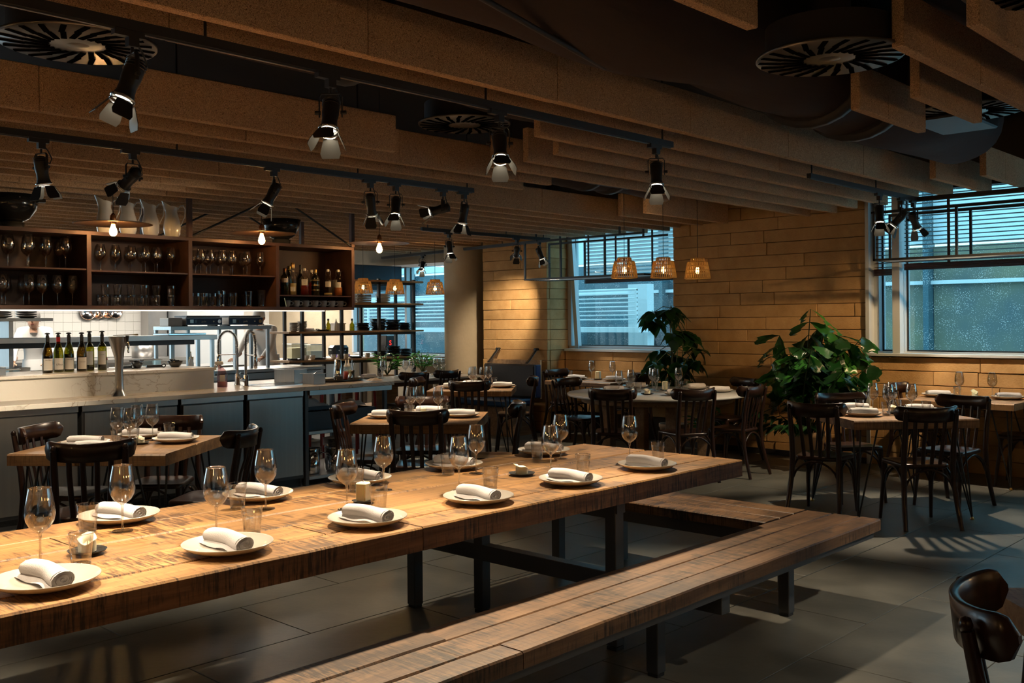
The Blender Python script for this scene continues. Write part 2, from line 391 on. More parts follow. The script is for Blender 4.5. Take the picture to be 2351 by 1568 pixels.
M['ductmetal'] = pbr('black_duct_band', (.03, .027, .03), .5, .3)
M['black'] = pbr('black_powder_coat', (.016, .016, .018), .42, spec=.5)
M['void'] = pbr('unlit_slot', (.004, .004, .004), 1.0, spec=0.0)
M['blackgloss'] = pbr('black_gloss', (.012, .012, .013), .16)
M['steelframe'] = pbr('grey_painted_steel', (.085, .085, .09), .42, .55)
M['barn'] = pbr('barn_door_inner_sheet', (.16, .16, .155), .4, .3)
M['chrome'] = pbr('chrome', (.72, .72, .74), .12, 1.0)
M['steel'] = brushed('brushed_steel', (.52, .51, .50), .34)
M['steelcab'] = pbr('brushed_steel_door', (.36, .345, .33), .34, 1.0, noise=(3, 3, .3, .7), c2=(.33, .315, .30), stretch=(12, 1, .3))
M['alu'] = pbr('light_grey_aluminium', (.62, .66, .70), .4, .3)
M['chair'] = pbr('dark_stained_beech', (.016, .0075, .0055), .30, noise=(8, 4, .3, .7), c2=(.034, .013, .008), stretch=(6, 6, 1), coat=.15)
M['ceramic'] = pbr('glazed_ceramic', (.56, .51, .45), .2, coat=.3)
M['ceramicw'] = pbr('white_ceramic', (.78, .75, .71), .2, coat=.3)
M['foot_ring'] = pbr('dark_ceramic', (.035, .034, .033), .2)
M['napkin'] = pbr('white_napkin_linen', (.70, .67, .68), .9, bump=(350, .25), spec=.1)
M['wax'] = pbr('candle_wax', (.88, .82, .62), .45, spec=.4)
M['wax'].node_tree.nodes['Principled BSDF'].inputs['Subsurface Weight'].default_value = .35
M['wax'].node_tree.nodes['Principled BSDF'].inputs['Subsurface Radius'].default_value = (.02, .015, .008)
M['glass'] = thin_glass('clear_glass', (.96, .96, .955), .13, .95, 1.6, .03)
M['stemglass'] = thin_glass('stem_glass', (.92, .92, .915), .25, .95, 1.2, .04)
M['tumbler'] = thin_glass('tumbler_glass', (.92, .925, .92), .14, .9, 1.2, .05, bump=(60, .1))
M['bottleg'] = thin_glass('olive_bottle_glass', (.36, .34, .045), .06, .7, 2.4)
M['bottleb'] = thin_glass('brown_green_bottle_glass', (.22, .15, .02), .06, .7, 2.4)
M['bottled'] = pbr('dark_bottle_glass', (.012, .012, .006), .08)
M['bottleclear'] = thin_glass('clear_bottle_glass', (.90, .88, .82), .06, .75, 2.2)
M['wine'] = pbr('dark_wine', (.012, .008, .003), .12)
M['label'] = pbr('paper_label', (.76, .72, .66), .7)
M['ink'] = pbr('print_ink', (.06, .055, .05), .7)
M['marble'] = marble('veined_marble')
M['quartz'] = marble('pale_marble_top', (.66, .66, .66), (.45, .45, .46), .16, .35)
M['wall_tile'] = pbr('white_wall_tile', (.80, .79, .76), .18)
M['white_paint'] = pbr('white_paint', (.78, .77, .74), .6)
M['plaster'] = pbr('rough_beige_plaster', (.46, .38, .275), .92, noise=(2.5, 7, .3, .7), c2=(.56, .47, .35), bump=(16, .35))
M['cabinet'] = pbr('dark_brown_shelf_steel', (.055, .024, .014), .5, .2, noise=(7, 6, .35, .7), c2=(.095, .040, .022))
M['cabinet_in'] = pbr('dark_shelf_back', (.05, .024, .016), .6)
M['pane'] = wet_pane('rain_spotted_pane')
M['blind_w'] = leaf_mat('pale_translucent_slat', (.80, .82, .83), (.80, .82, .83), .5); M['blind_w'].node_tree.nodes['Mix Shader'].inputs[0].default_value = .6
M['blind_d'] = pbr('dark_red_brown_blind', (.055, .022, .022), .5)
M['redwood'] = pbr('dark_red_lacquer', (.13, .012, .012), .3)
M['blueseat'] = pbr('blue_leather', (.012, .055, .16), .35)
M['greyback'] = pbr('charcoal_upholstery', (.045, .043, .046), .7)
M['leaf'] = leaf_mat('dark_green_leaf', (.008, .030, .010), (.02, .07, .018))
M['leaf2'] = leaf_mat('fresh_green_leaf', (.010, .060, .016), (.05, .20, .03))
M['stalk'] = pbr('green_stalk', (.06, .085, .03), .6)
M['pot'] = pbr('clay_pot', (.40, .27, .17), .8)
M['soil'] = pbr('potting_soil', (.03, .02, .014), .95)
M['cane'] = cane_mat('woven_cane')
M['bulb'] = emission('warm_bulb_glow', (1.0, .55, .18), 55)
M['lens'] = emission('spot_lens_glow', (1.0, .86, .62), 26)
M['filament'] = emission('cane_lamp_bulb_glow', (1.0, .62, .22), 30)
M['led'] = emission('under_shelf_light_strip', (1.0, .90, .72), 1.4)
M['brass'] = pbr('brass', (.62, .42, .17), .28, 1.0)
M['copper'] = pbr('copper_rim', (.70, .32, .14), .25, 1.0)
M['disc'] = pbr('dark_bronze_disc', (.14, .075, .04), .35, .8)
M['cord'] = pbr('black_cord', (.012, .012, .012), .7)
M['jacket'] = pbr('white_chef_cotton', (.80, .79, .77), .9)
M['skin'] = pbr('skin', (.58, .33, .22), .55)
M['greycloth'] = pbr('grey_cloth', (.22, .21, .20), .9)
M['navy'] = pbr('navy_control_panel', (.012, .035, .12), .35)
M['plastic'] = thin_glass('clear_plastic', (.86, .88, .86), .08, .5, 2.0, .15)
M['whiteplastic'] = pbr('white_plastic', (.80, .79, .76), .45)
M['mustard'] = pbr('mustard_plastic', (.80, .52, .07), .45)
M['redsauce'] = pbr('red_sauce', (.70, .08, .02), .4)
M['yellowsauce'] = pbr('pale_yellow_sauce', (.66, .58, .24), .4)
M['pinkfluid'] = thin_glass('pink_cleaner_plastic', (.85, .62, .62), .10, .5, 2.0, .2)
M['navyhood'] = pbr('slate_blue_hood', (.035, .055, .085), .5)
M['red'] = pbr('red_plastic', (.55, .02, .02), .4)
M['purple'] = pbr('purple_cloth', (.28, .12, .50), .8)
M['ext_blue'] = pbr('blue_glass_facade', (.018, .05, .072), .3, noise=(.6, 4, .35, .7), c2=(.045, .105, .135))
M['ext_pale'] = pbr('pale_facade_panel', (.62, .72, .75), .6); M['ext_mid'] = pbr('mid_blue_facade_panel', (.05, .11, .14), .4)
M['ext_white'] = pbr('white_exterior_paint', (.62, .66, .68), .5)
M['ext_green'] = pbr('sand_coloured_interior_wall', (.20, .19, .12), .7, noise=(.8, 3, .3, .7), c2=(.08, .11, .12)); M['ext_dark'] = pbr('dark_glass', (.02, .055, .075), .2)
M['satin'] = pbr('satin_steel', (.50, .50, .51), .30, 1.0)
# ================================================================== the setting
def rbox(name, mat, parent, x0, x1, y0, y1, z0, z1, ch=0.0, kind=None):
    o = mk(name, MB().b2(x0, x1, y0, y1, z0, z1, ch), mat, parent)
    if kind: o['kind'] = kind
    return o

floor = struct('floor', MB().b2(-4, 11, -4, 17, -.10, -.006), M['grout'])
tile_mesh = MB().box((0, 0, -.005), (1.2745, .6345, .010), ch=.0012).mesh('floor_tile'); tile_mesh.materials.append(M['tile'])
for j in range(-6, 14):
    y0 = 2.05 + .64 * j
    for k in range(-5, 6):
        x0 = 4.69 + 1.28 * k + (.64 if j % 2 else 0)
        if x0 > 9.8 or x0 < -1.9: continue
        if y0 > 8.0 and x0 < 4.6: continue
        mk('floor_tile', tile_mesh, None, floor, (x0 + .64, y0 + .32, 0))

ceiling = struct('ceiling', MB().b2(-4, 11, -4, 17, 3.5, 3.6), M['ceil'])
struct('wall_back', MB().b2(-4.1, -4, -4, 17, 0, 3.5), M['darkwall'])
struct('wall_right', MB().b2(-4, 11, -4.1, -4, 0, 3.5), M['darkwall'])

def stone_wall(parent, axis, face, a0, a1, z0, z1, seed, hc=.1385, out=-1, z_first=0.0):
    """courses of stone blocks, each block its own piece; face = plane coordinate, out = side that looks into the room"""
    rnd = random.Random(seed)
    n = int(round((z1 - z_first) / hc))
    for i in range(n):
        zb = z_first + i * hc
        if zb + hc < z0 + .01: continue
        a = a0 - rnd.uniform(0, .5) if i % 2 else a0 - rnd.uniform(.0, .2)
        while a < a1 - .01:
            L = rnd.choice((.42, .62, .86, 1.02, 1.14, 1.2))
            s0 = max(a, a0); s1 = min(a + L, a1); a += L
            if s1 - s0 < .05: continue
            if a1 - s1 < .12: s1 = a1; a = a1
            d = rnd.uniform(-.007, .007)
            t = .06
            lo, hi = (s0 + .0022, s1 - .0022)
            zc = (zb + rnd.uniform(.001, .003), min(zb + hc, z1) - rnd.uniform(.001, .0035))
            f = face + d * out
            mb = MB()
            if axis == 'X':
                c = ((f + f - out * t) / 2, (lo + hi) / 2, (zc[0] + zc[1]) / 2); mb.box((0, 0, 0), (t, hi - lo, zc[1] - zc[0]), ch=.004)
            else:
                c = ((lo + hi) / 2, (f + f - out * t) / 2, (zc[0] + zc[1]) / 2); mb.box((0, 0, 0), (hi - lo, t, zc[1] - zc[0]), ch=.004)
            mk('stone_block', mb, M['stone'], parent, c)

wf = struct('wall_far', MB().b2(9.93, 10.1, 4.3, 6.68, 0, 3.5).b2(9.93, 10.4, 8.73, 9.92, 0, 3.5).b2(9.93, 10.1, -4, 4.3, 0, 1.12)
            .b2(10.28, 10.5, 6.68, 8.73, 0, 1.10).b2(10.0, 10.5, 6.5, 8.75, 2.80, 3.5).b2(9.95, 10.3, -4, 4.3, 2.80, 3.5)
            .b2(10.1, 10.5, 6.45, 6.68, 0, 3.5), M['joint'])
stone_wall(wf, 'X', 9.9, 4.3, 6.68, 0, 3.05, 11)
stone_wall(wf, 'X', 9.9, 8.7, 9.92, 0, 2.9, 12)
stone_wall(wf, 'X', 9.9, -.2, 4.3, 0, 1.11, 13)
stone_wall(wf, 'X', 10.25, 6.68, 8.68, .40, 1.09, 14)
stone_wall(wf, 'Y', 8.70, 9.96, 10.40, .40, 2.8, 15, out=-1)
rbox('baseboard_far', M['ductmetal'], None, 9.872, 9.892, 4.3, 6.68, 0.0, .06, kind='structure')

colm = MB(); prof = []
for i in range(15): prof.append((.315, i * .25))
colm.lathe([(r, z) for r, z in prof], 40)
pc = mk('column', colm, M['plaster'], None, (10.16, 10.55, 0)); pc['kind'] = 'structure'; pc['label'] = 'round beige plastered column beside the stone wall'

# ------------------------------------------------------------------ windows
def window(name, X, y0, y1, z0, z1, mull, wpost=.05, d=.10, label=None):
    fr = MB()
    fr.b2(X - .05, X + d, y0, y1, z0, z0 + .04).b2(X - .05, X + d, y0, y1, z1 - .05, z1)
    o = struct(name, fr, M['alu']);
    if label: o['label'] = label
    ms = [y0 + wpost / 2, y1 - wpost / 2] + list(mull)
    for y in ms: mk('mullion', MB().b2(X - .07, X + d, y - wpost / 2, y + wpost / 2, z0 + .04, z1 - .05), M['alu'], o)
    ys = sorted(ms)
    for a, b in zip(ys, ys[1:]):
        mk('seal', MB().b2(X + .015, X + .035, a + wpost / 2, b - wpost / 2, z0 + .04, z0 + .055).b2(X + .015, X + .035, b - wpost / 2 - .014, b - wpost / 2, z0 + .055, z1 - .05), M['black'], o)
        mk('pane', MB().b2(X + .02, X + .028, a + wpost / 2, b - wpost / 2, z0 + .04, z1 - .05), M['pane'], o)
    return o
w1 = window('window_1', 10.40, 6.68, 8.70, 1.12, 2.85, [], .06, label='wide window with pale frame beside the round column and stone pier')
mk('window_sill', MB().b2(10.20, 10.42, 6.68, 8.66, 1.09, 1.125, .004), M['alu'], w1)
mk('slanted_post', MB().prism([(-.035, -.03), (.035, -.03), (.035, .03), (-.035, .03)], 0, 1, m=Matrix(((1, 0, -.02), (0, 1, .10), (0, 0, 1.68))), c=(10.36, 8.54, 1.12)), M['alu'], w1)
w2 = window('window_2', 10.07, -3.0, 4.30, 1.12, 2.85, [4.0, .4], .09, label='wide rain-spotted window behind the dark blind and hanging black frame')
mk('window_sill', MB().b2(9.84, 10.10, -3.0, 4.28, 1.115, 1.145, .004), M['alu'], w2)
mk('white_lining', MB().b2(9.875, 10.07, 4.262, 4.30, 0.0, 2.85), M['alu'], w2)
mk('deep_fin', MB().b2(9.90, 10.02, 3.955, 4.03, 1.145, 2.85), M['alu'], w2)
w3 = window('window_3', 10.60, 10.95, 13.8, .95, 2.45, [12.35], .05, label='kitchen window behind the shelving rack')
struct('wall_kitchen_right', MB().b2(10.6, 10.8, 9.9, 17, 0, .95).b2(10.6, 10.8, 13.8, 17, .95, 3.5).b2(10.6, 10.8, 9.9, 13.8, 2.45, 3.5).b2(10.6, 10.8, 9.9, 10.95, .95, 2.45).b2(10.4, 10.8, 9.80, 9.95, 0, 3.5), M['plaster'])

def blind(X, y0, y1, z0, z1, pitch, mat, tilt, depth, tapes, label, stackmat, thick=.003):
    t = thing('venetian_blind', label, 'blind', (X, (y0 + y1) / 2, z0), group=None)
    L = y1 - y0
    sm = MB().box((0, 0, 0), (depth, L, thick), m=Matrix.Rotation(tilt, 3, 'Y')).mesh('slat'); sm.materials.append(mat)
    n = int((z1 - z0 - .08) / pitch)
    for i in range(n): mk('slat', sm, None, t, (0, 0, .085 + i * pitch))
    bs = MB()
    for i in range(6): bs.box((0, 0, .006 + i * .0115), (.05, L + .01, .009))
    mk('bottom_rail', bs, stackmat, t)
    mk('head_rail', MB().box((0, 0, z1 - z0 + .02), (.06, L, .05)), stackmat, t)
    for y in tapes: mk('ladder_tape', MB().b2(-depth / 2 - .006, -depth / 2 - .002, y - .014, y + .014, .06, z1 - z0), stackmat, t)
    return t
blind(10.31, 6.70, 8.36, 2.00, 2.76, .0475, M['blind_w'], radians(38), .045, (-.74, -.28, .30, .76), 'pale slatted blind half lowered over the window beside the stone pier', M['blind_d'])
blind(9.985, .45, 3.93, 1.985, 2.78, .0415, M['blind_d'], radians(6), .045, (1.30, .45, -.4), 'dark red-brown blind half lowered over the wide rain-spotted pane', M['blind_d'])
blind(9.99, 4.05, 4.24, 1.94, 2.78, .0415, M['blind_d'], radians(6), .045, (), 'narrow dark blind over the slim side pane beside the stone wall', M['blind_d'])

# ------------------------------------------------------------------ hanging black frames by the windows
def hang_frame(label, x0, x1, y0, y1, zb, ys, grille=True):
    t = thing('hanging_frame', label, 'frame', (0, 0, 0))
    s = .022
    mk('bottom_frame', MB().b2(x0, x0 + s, y0, y1, zb, zb + s).b2(x1 - s, x1, y0, y1, zb, zb + s).b2(x0, x1, y0, y0 + s, zb, zb + s).b2(x0, x1, y1 - s, y1, zb, zb + s), M['black'], t)
    for x in (x0 + s / 2, x1 - s / 2):
        for y in ys: mk('upright', MB().b2(x - s / 2, x + s / 2, y - s / 2, y + s / 2, zb + s, 2.512), M['black'], t)
    mk('top_rail', MB().b2(x0, x0 + s, y0, y1, 2.512, 2.537).b2(x1 - s, x1, y0, y1, 2.512, 2.537), M['black'], t)
    h0 = 3.2 + .335 * math.ceil((y0 - 3.2) / .335) + .19; h1 = 3.2 + .335 * (math.floor((y1 - 3.2) / .335) - 1) + .19
    for hy in (h0, h1):
        for hx in (x0, x1 - .02): mk('hanger', MB().b2(hx, hx + .02, hy - .01, hy + .01, 2.537, 3.5), M['black'], t)
    n = int((x1 - x0) / .045)
    for i in range(1, n): mk('grille_bar', MB().b2(x0 + i * (x1 - x0) / n - .004, x0 + i * (x1 - x0) / n + .004, y0 + s, y1 - s, zb + .006, zb + .014), M['alu'] if grille else M['black'], t)
    return t
hang_frame('black steel hanging frame before the dark blind of the wide window', 9.32, 9.72, .8, 3.98, 2.055, (3.969, 3.2, 2.2, .81))
hang_frame('black steel hanging frame before the pale blind beside the pier', 9.36, 9.86, 6.72, 8.62, 2.03, (8.609, 8.0, 7.3))

# ------------------------------------------------------------------ ceiling baffles
rnd = random.Random(3)
def baffle(Y, x0, x1, label, z=2.6, h=.235, t=.05, top=3.5):
    p = thing('acoustic_baffle', label, 'baffle', ((x0 + x1) / 2, Y, z), group='wood wool ceiling baffles')
    L = 1.2; a = x0; off = rnd.uniform(.2, 1.2); first = True; xm = (x0 + x1) / 2
    while a < x1 - .02:
        b = min(x1, a + (off if first else L)); first = False
        if x1 - b < .15: b = x1
        mk('panel', MB().box(((a + b) / 2 - xm, t / 2 + rnd.uniform(-.0015, .0015), h / 2 + rnd.uniform(-.001, .001)), (b - a - .0025, t, h), ch=.004), M['baffle'], p)
        a = b
    for hx in (x0 + .12, x1 - .12): mk('hanger_wire', MB().cyl((hx - xm, t / 2, h - .01), (hx - xm, t / 2, top - z), .003, n=5), M['black'], p)
    return p
def BY(k): return 3.2 + .335 * k
baffle(BY(0), -.3, 9.26, 'long brown wood wool baffle above the front track light rail', h=.25)
baffle(BY(1), -.3, 9.33, 'long brown wood wool baffle just behind the front track rail')
baffle(BY(2), 4.35, 9.43, 'brown wood wool baffle ending above the plant at the window post')
baffle(BY(3), 4.91, 9.50, 'brown wood wool baffle starting behind the last front spotlight')
baffle(BY(4), 4.98, 9.76, 'brown wood wool baffle with daylit end at the stone wall')
baffle(BY(5), 2.30, 4.09, 'short brown wood wool baffle beside the large round vent')
baffle(BY(5), 5.0, 9.84, 'brown wood wool baffle whose pale end touches the stone wall')
baffle(BY(6), .8, 6.0, 'brown wood wool baffle ending beside the ceiling duct, front one of the pair')
baffle(BY(7), .9, 6.03, 'brown wood wool baffle before the rear track light rail')
baffle(BY(8), 8.25, 9.84, 'short brown wood wool baffle over the cane lamps')
baffle(BY(9), 8.27, 9.84, 'short brown wood wool baffle by the pale blind')
for k in range(10, 27):
    Y = BY(k)
    e = 9.88 if Y < 6.7 else (10.15 if Y < 8.6 else 9.86)
    if Y > 9.9: e = 10.2
    baffle(Y, max(.33 * Y - .35, 1.2), e, 'long brown wood wool baffle, %s row behind the rear track light rail' % ORD[k - 10])
baffle(BY(-1), 7.91, 9.25, 'short brown wood wool baffle under the duct by the wide window')
baffle(BY(-2), 8.03, 9.8, 'brown wood wool baffle behind the corner of the window rail')
baffle(BY(-3), 4.99, 5.91, 'short free-ended wood wool baffle between the two round vents')
baffle(BY(-4), 1.6, 3.34, 'wood wool baffle end beside the fabric sleeve')
baffle(BY(-4), 4.93, 5.85, 'short free-ended wood wool baffle crossing the second round vent')
baffle(1.56, 3.97, 7.2, 'long wood wool baffle with a dark end beside the round vent', top=2.93)
baffle(1.24, 3.88, 6.6, 'wood wool baffle next to the small round vent', top=3.5)

# ------------------------------------------------------------------ ducts
def duct(label, Y, zc, r, x0, x1, rings, wr=.02, seed=1):
    t = thing('air_duct', label, 'duct', (0, 0, 0))
    rn = random.Random(seed); mb = MB(); n = 28; N = max(2, int((x1 - x0) / .12)); vs = []; fs = []
    ph = [rn.uniform(0, 6) for _ in range(6)]
    for i in range(N + 1):
        x = x0 + (x1 - x0) * i / N
        for k in range(n):
            a = 2 * pi * k / n
            d = wr * (sin(x * 2.3 + ph[0] + 2 * cos(a)) + .7 * sin(x * 5.1 + ph[1] + 3 * a) + .5 * sin(a * 5 + ph[2] + x))
            sag = -.012 * (1 - cos(2 * pi * (x - x0) / 1.6)) * max(0, -sin(a))
            rr = r + d
            vs.append((x, Y + rr * cos(a), zc + rr * sin(a) + sag))
    for i in range(N):
        for k in range(n):
            k2 = (k + 1) % n; fs.append((i * n + k, (i + 1) * n + k, (i + 1) * n + k2, i * n + k2))
    mb.add(vs, fs, True); mb.add(vs[:n], [tuple(range(n))]); mb.add(vs[-n:], [tuple(range(n))[::-1]])
    mk('sleeve', mb, M['duct'], t)
    for x in rings:
        m = Matrix.Rotation(radians(90), 3, 'Y')
        mk('band', MB().lathe([(r + .015, 0), (r + .05, .01), (r + .05, .07), (r + .015, .08)], 28, (x, Y, zc), m), M['ductmetal'], t)
    for x in (x0 + .6, (x0 + x1) / 2, x1 - .6):
        mk('hanger_rod', MB().cyl((x, Y, zc + r - .02), (x, Y, 3.5), .006), M['ductmetal'], t)
    return t
duct('wide black fabric duct above the front baffle, with metal bands at its end', 2.66, 3.03, .36, 1.0, 7.75, (5.35, 5.95), .016, 2)
duct('black fabric duct above the short free baffles by the round vent', 1.55, 3.19, .31, 1.5, 9.0, (2.6,), .008, 5)
duct('black fabric duct above the large round vent near the kitchen side', 4.25, 3.14, .31, .5, 4.9, (2.0, 3.2), .008, 7)
duct('black fabric duct hanging low over the round table', 5.62, 2.98, .25, 6.0, 8.2, (6.9, 7.25), .016, 9)
duct('dark duct over the kitchen pass behind the bar shelves', 9.9, 3.17, .28, 5.0, 8.5, (6.0,), .01, 11)
for lab, x0, x1, y0, y1, z0, z1 in (('black duct junction box over the round table', 6.78, 7.4, 5.1, 5.5, 2.72, 2.85), ('black duct junction box beside the wide window', 6.15, 6.75, 2.05, 2.40, 2.72, 2.86)):
    tag(mk('duct_box', MB().b2(x0, x1, y0, y1, z0, z1, .01), M['ductmetal'], None), lab, 'duct box')
tag(mk('cable_tray', MB().cyl((2.2, 2.4, 2.655), (3.5, 2.72, 2.640), .012), M['ductmetal'], None), 'thin black strut bolted under the wide fabric duct', 'strut')

# ------------------------------------------------------------------ swirl vents
def make_vent():
    t = thing('swirl_vent', 'round metal ceiling vent with swirl slots', 'vent', group='round swirl vents')
    mk('plate', MB().lathe([(.0, .0), (.305, .0), (.31, .004), (.31, .012), (.0, .012)], 48, cap=False), M['ventmetal'], t)
    for ring, (r0, r1, n) in enumerate(((.115, .195, 22), (.205, .29, 22))):
        for k in range(n):
            a = 2 * pi * k / n + ring * .12
            mk('slot', MB().box(((r0 + r1) / 2 * cos(a + .18), (r0 + r1) / 2 * sin(a + .18), -.0015), (r1 - r0 + .016, .022, .004), rz=a + .5), M['void'], t)
    mk('hub', MB().lathe([(.0, -.006), (.03, -.005), (.045, .0)], 20, cap=False), M['ventmetal'], t)
    mk('plenum', MB().lathe([(.27, .012), (.27, .14)], 30), M['ductmetal'], t)
    mk('neck', MB().lathe([(.09, .14), (.09, .26)], 20), M['ductmetal'], t)
    return t
M['ventmetal'] = pbr('satin_vent_metal', (.17, .155, .14), .30, .8)
VP = Proto(make_vent)
for lab, p in (('round swirl vent beside the free-ended short baffles', (4.02, 1.90, 2.62)), ('round swirl vent crossed by a short baffle near the window', (6.2, 2.05, 2.74)),
               ('large round swirl vent above the first front spotlight', (1.72, 4.08, 2.655)), ('round swirl vent behind the third front spotlight', (4.57, 4.74, 2.82)),
               ('round swirl vent over the round table by the duct box', (6.2, 5.2, 2.73)), ('round swirl vent over the table in the window corner', (3.98, 1.02, 2.72))):
    VP.put(p, random.uniform(0, 1), lab, 'round swirl vents')

# ------------------------------------------------------------------ the street outside
ext = struct('exterior_ground', MB().b2(10.9, 40, -20, 40, -.6, -.5), M['ext_pale'])
fac = thing('exterior_building', 'blue glass building across the street, seen through the windows', 'building', (19, 8, -.5))
for i in range(14):
    y0 = -16 + i * 3.0
    for j, (z0, z1) in enumerate(((0, 3.35), (3.42, 6.0), (6.1, 9.0))):
        mt = (M['ext_blue'] if (i + j) % 4 else M['ext_mid']) if j == 0 else M['ext_pale']
        if j == 0 and i in (4, 5): mt = M['ext_green']
        if j == 0 and i in (2, 3): mt = M['ext_dark']
        mk('facade_panel', MB().b2(0, .2, y0 + .06, y0 + 2.94, z0, z1), mt, fac)
    mk('facade_fin', MB().b2(-.25, .1, y0 - .05, y0 + .05, 0, 9), M['ext_mid'], fac)
for z in (2.67, 6.05): mk('facade_band', MB().b2(-.12, -.01, -16, 26, z - .035, z + .035), M['ext_white'], fac)
rl = thing('exterior_railing', 'white steel railing of a walkway outside the windows', 'railing', (14, 13.5, 1.38))
for i in range(8): mk('rail_bar', MB().cyl((0, -3.3, .14 + i * .075), (0, 4.5, .14 + i * .075), .013 if i < 7 else .024), M['ext_white'], rl)
for i in range(6): mk('rail_post', MB().b2(-.02, .02, -3.3 + i * 1.5, -3.26 + i * 1.5, 0, .67), M['ext_white'], rl)
mk('walkway_edge', MB().b2(-.1, .5, -3.4, 4.6, -.09, .0), M['ext_white'], rl)
tag(mk('exterior_pillar', MB().b2(14.3, 14.5, 10.2, 10.62, -.5, 2.15), M['ext_white']), 'white pillar at the end of the railing outside', 'pillar')
tag(mk('exterior_walkway_wall', MB().b2(14.6, 14.8, 10.0, 18.5, -.5, 1.3), M['ext_blue']), 'blue grey wall under the outdoor walkway', 'wall')

# ------------------------------------------------------------------ kitchen shell
wk = struct('wall_kitchen', MB().b2(4, 10.7, 16.5, 16.6, 0, 3.5), M['white_paint'])
for i in range(16):
    for j in range(7):
        x = 5.62 + i * .150; z = .95 + j * .150
        mk('wall_tile', MB().b2(x, x + .147, 16.485, 16.5, z, z + .147, .002) if (i, j) == (0, 0) else wt_mesh, M['wall_tile'], wk, (0, 0, 0) if (i, j) == (0, 0) else (i * .150, 0, j * .150))
        if (i, j) == (0, 0): wt_mesh = wk.children[0].data
tag(mk('steel_cladding', MB().b2(8.0, 8.34, 16.2, 16.48, 0, 2.6), M['steel']), 'brushed steel cladding at the end of the white tiled wall', 'cladding')
struct('wall_left', MB().b2(1.2, 1.4, 8.6, 17, 0, 3.5), M['white_paint'])
def kitchen_lamp(x, y, power, sx=1.2, sy=.5, z=2.55, lab=''):
    t = thing('kitchen_ceiling_light', lab, 'ceiling light', (x, y, z))
    mk('housing', MB().box((0, 0, .04), (sx + .06, sy + .06, .06)), M['white_paint'], t)
    mk('diffuser', MB().box((0, 0, .004), (sx, sy, .008)), M['kitlamp'], t)
    l = bpy.data.lights.new('kitchen_light', 'AREA'); l.shape = 'RECTANGLE'; l.size = sx; l.size_y = sy; l.energy = power; l.color = (1, .90, .76)
    o = bpy.data.objects.new('kitchen_light', l); col.objects.link(o); o.location = (0, 0, -.01); o.parent = t
    mk('hanger', MB().cyl((0, 0, .07), (0, 0, 3.5 - z), .01), M['black'], t)
M['kitlamp'] = emission('kitchen_lamp_diffuser', (1, .9, .76), 3.0)
kitchen_lamp(4.6, 12.9, 62, lab='white kitchen ceiling light before the tiled wall')
kitchen_lamp(6.8, 14.6, 75, lab='white kitchen ceiling light beside the tiled wall')
kitchen_lamp(8.4, 13.4, 62, lab='white kitchen ceiling light over the cook')
kitchen_lamp(9.7, 14.8, 45, lab='white kitchen ceiling light in the far corner')
tag(mk('extractor_hood', MB().b2(8.9, 10.5, 12.4, 13.4, 2.02, 2.42, .01), M['navyhood']), 'slate blue extractor hood behind the last disc lamp', 'hood')
# ================================================================== long table and benches
def board(x0, x1, y0, y1, z0, z1, seed, wav=.008, along='x', ch=.006, n=12):
    """a sawn plank with slightly wavy long edges"""
    r = random.Random(seed); mb = MB()
    def w(): return [r.uniform(-wav, wav) for _ in range(n + 1)]
    def smooth(a): return [(a[max(i - 1, 0)] + 2 * a[i] + a[min(i + 1, n)]) / 4 for i in range(n + 1)]
    e0, e1 = smooth(w()), smooth(w())
    L0, L1 = (x0, x1) if along == 'x' else (y0, y1)
    W0, W1 = (y0, y1) if along == 'x' else (x0, x1)
    vs = []
    for i in range(n + 1):
        s = L0 + (L1 - L0) * i / n
        a = W0 + max(0, e0[i]); b = W1 - max(0, e1[i])
        sec = [(a, z0), (b, z0), (b, z1 - ch), (b - ch, z1), (a + ch, z1), (a, z1 - ch)]
        for (q, z) in sec: vs.append((s, q, z) if along == 'x' else (q, s, z))
    fs = []
    for i in range(n):
        for k in range(6):
            k2 = (k + 1) % 6; q = (i * 6 + k, (i + 1) * 6 + k, (i + 1) * 6 + k2, i * 6 + k2)
            fs.append(q if along == 'y' else q[::-1])
    fs.append(tuple(range(6)) if along == 'y' else tuple(range(6))[::-1]); fs.append(tuple(range(n * 6, n * 6 + 6))[::-1] if along == 'y' else tuple(range(n * 6, n * 6 + 6)))
    mb.add(vs, fs); mb.edge = [k for i in range(n) for k in ((i * 6 + 1), (i * 6 + 5))] + [n * 6, n * 6 + 1]
    return mb
def loc_board(name, mat, parent, x0, x1, y0, y1, z0, z1, seed, **kw):
    cx, cy = (x0 + x1) / 2, (y0 + y1) / 2
    bd = board(x0 - cx, x1 - cx, y0 - cy, y1 - cy, z0, z1, seed, **kw); me = bd.mesh(name); me.materials.append(mat)
    em = {'sawn_table_timber': 'table_edge_shade', 'sawn_bench_timber': 'bench_edge', 'sawn_cross_bench_timber': 'bench_edge_shade_y'}.get(mat.name)
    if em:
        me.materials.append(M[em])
        for k in bd.edge: me.polygons[k].material_index = 1  # side and end faces take the wood with shade in its colour
    return mk(name, me, None, parent, (cx, cy, 0))

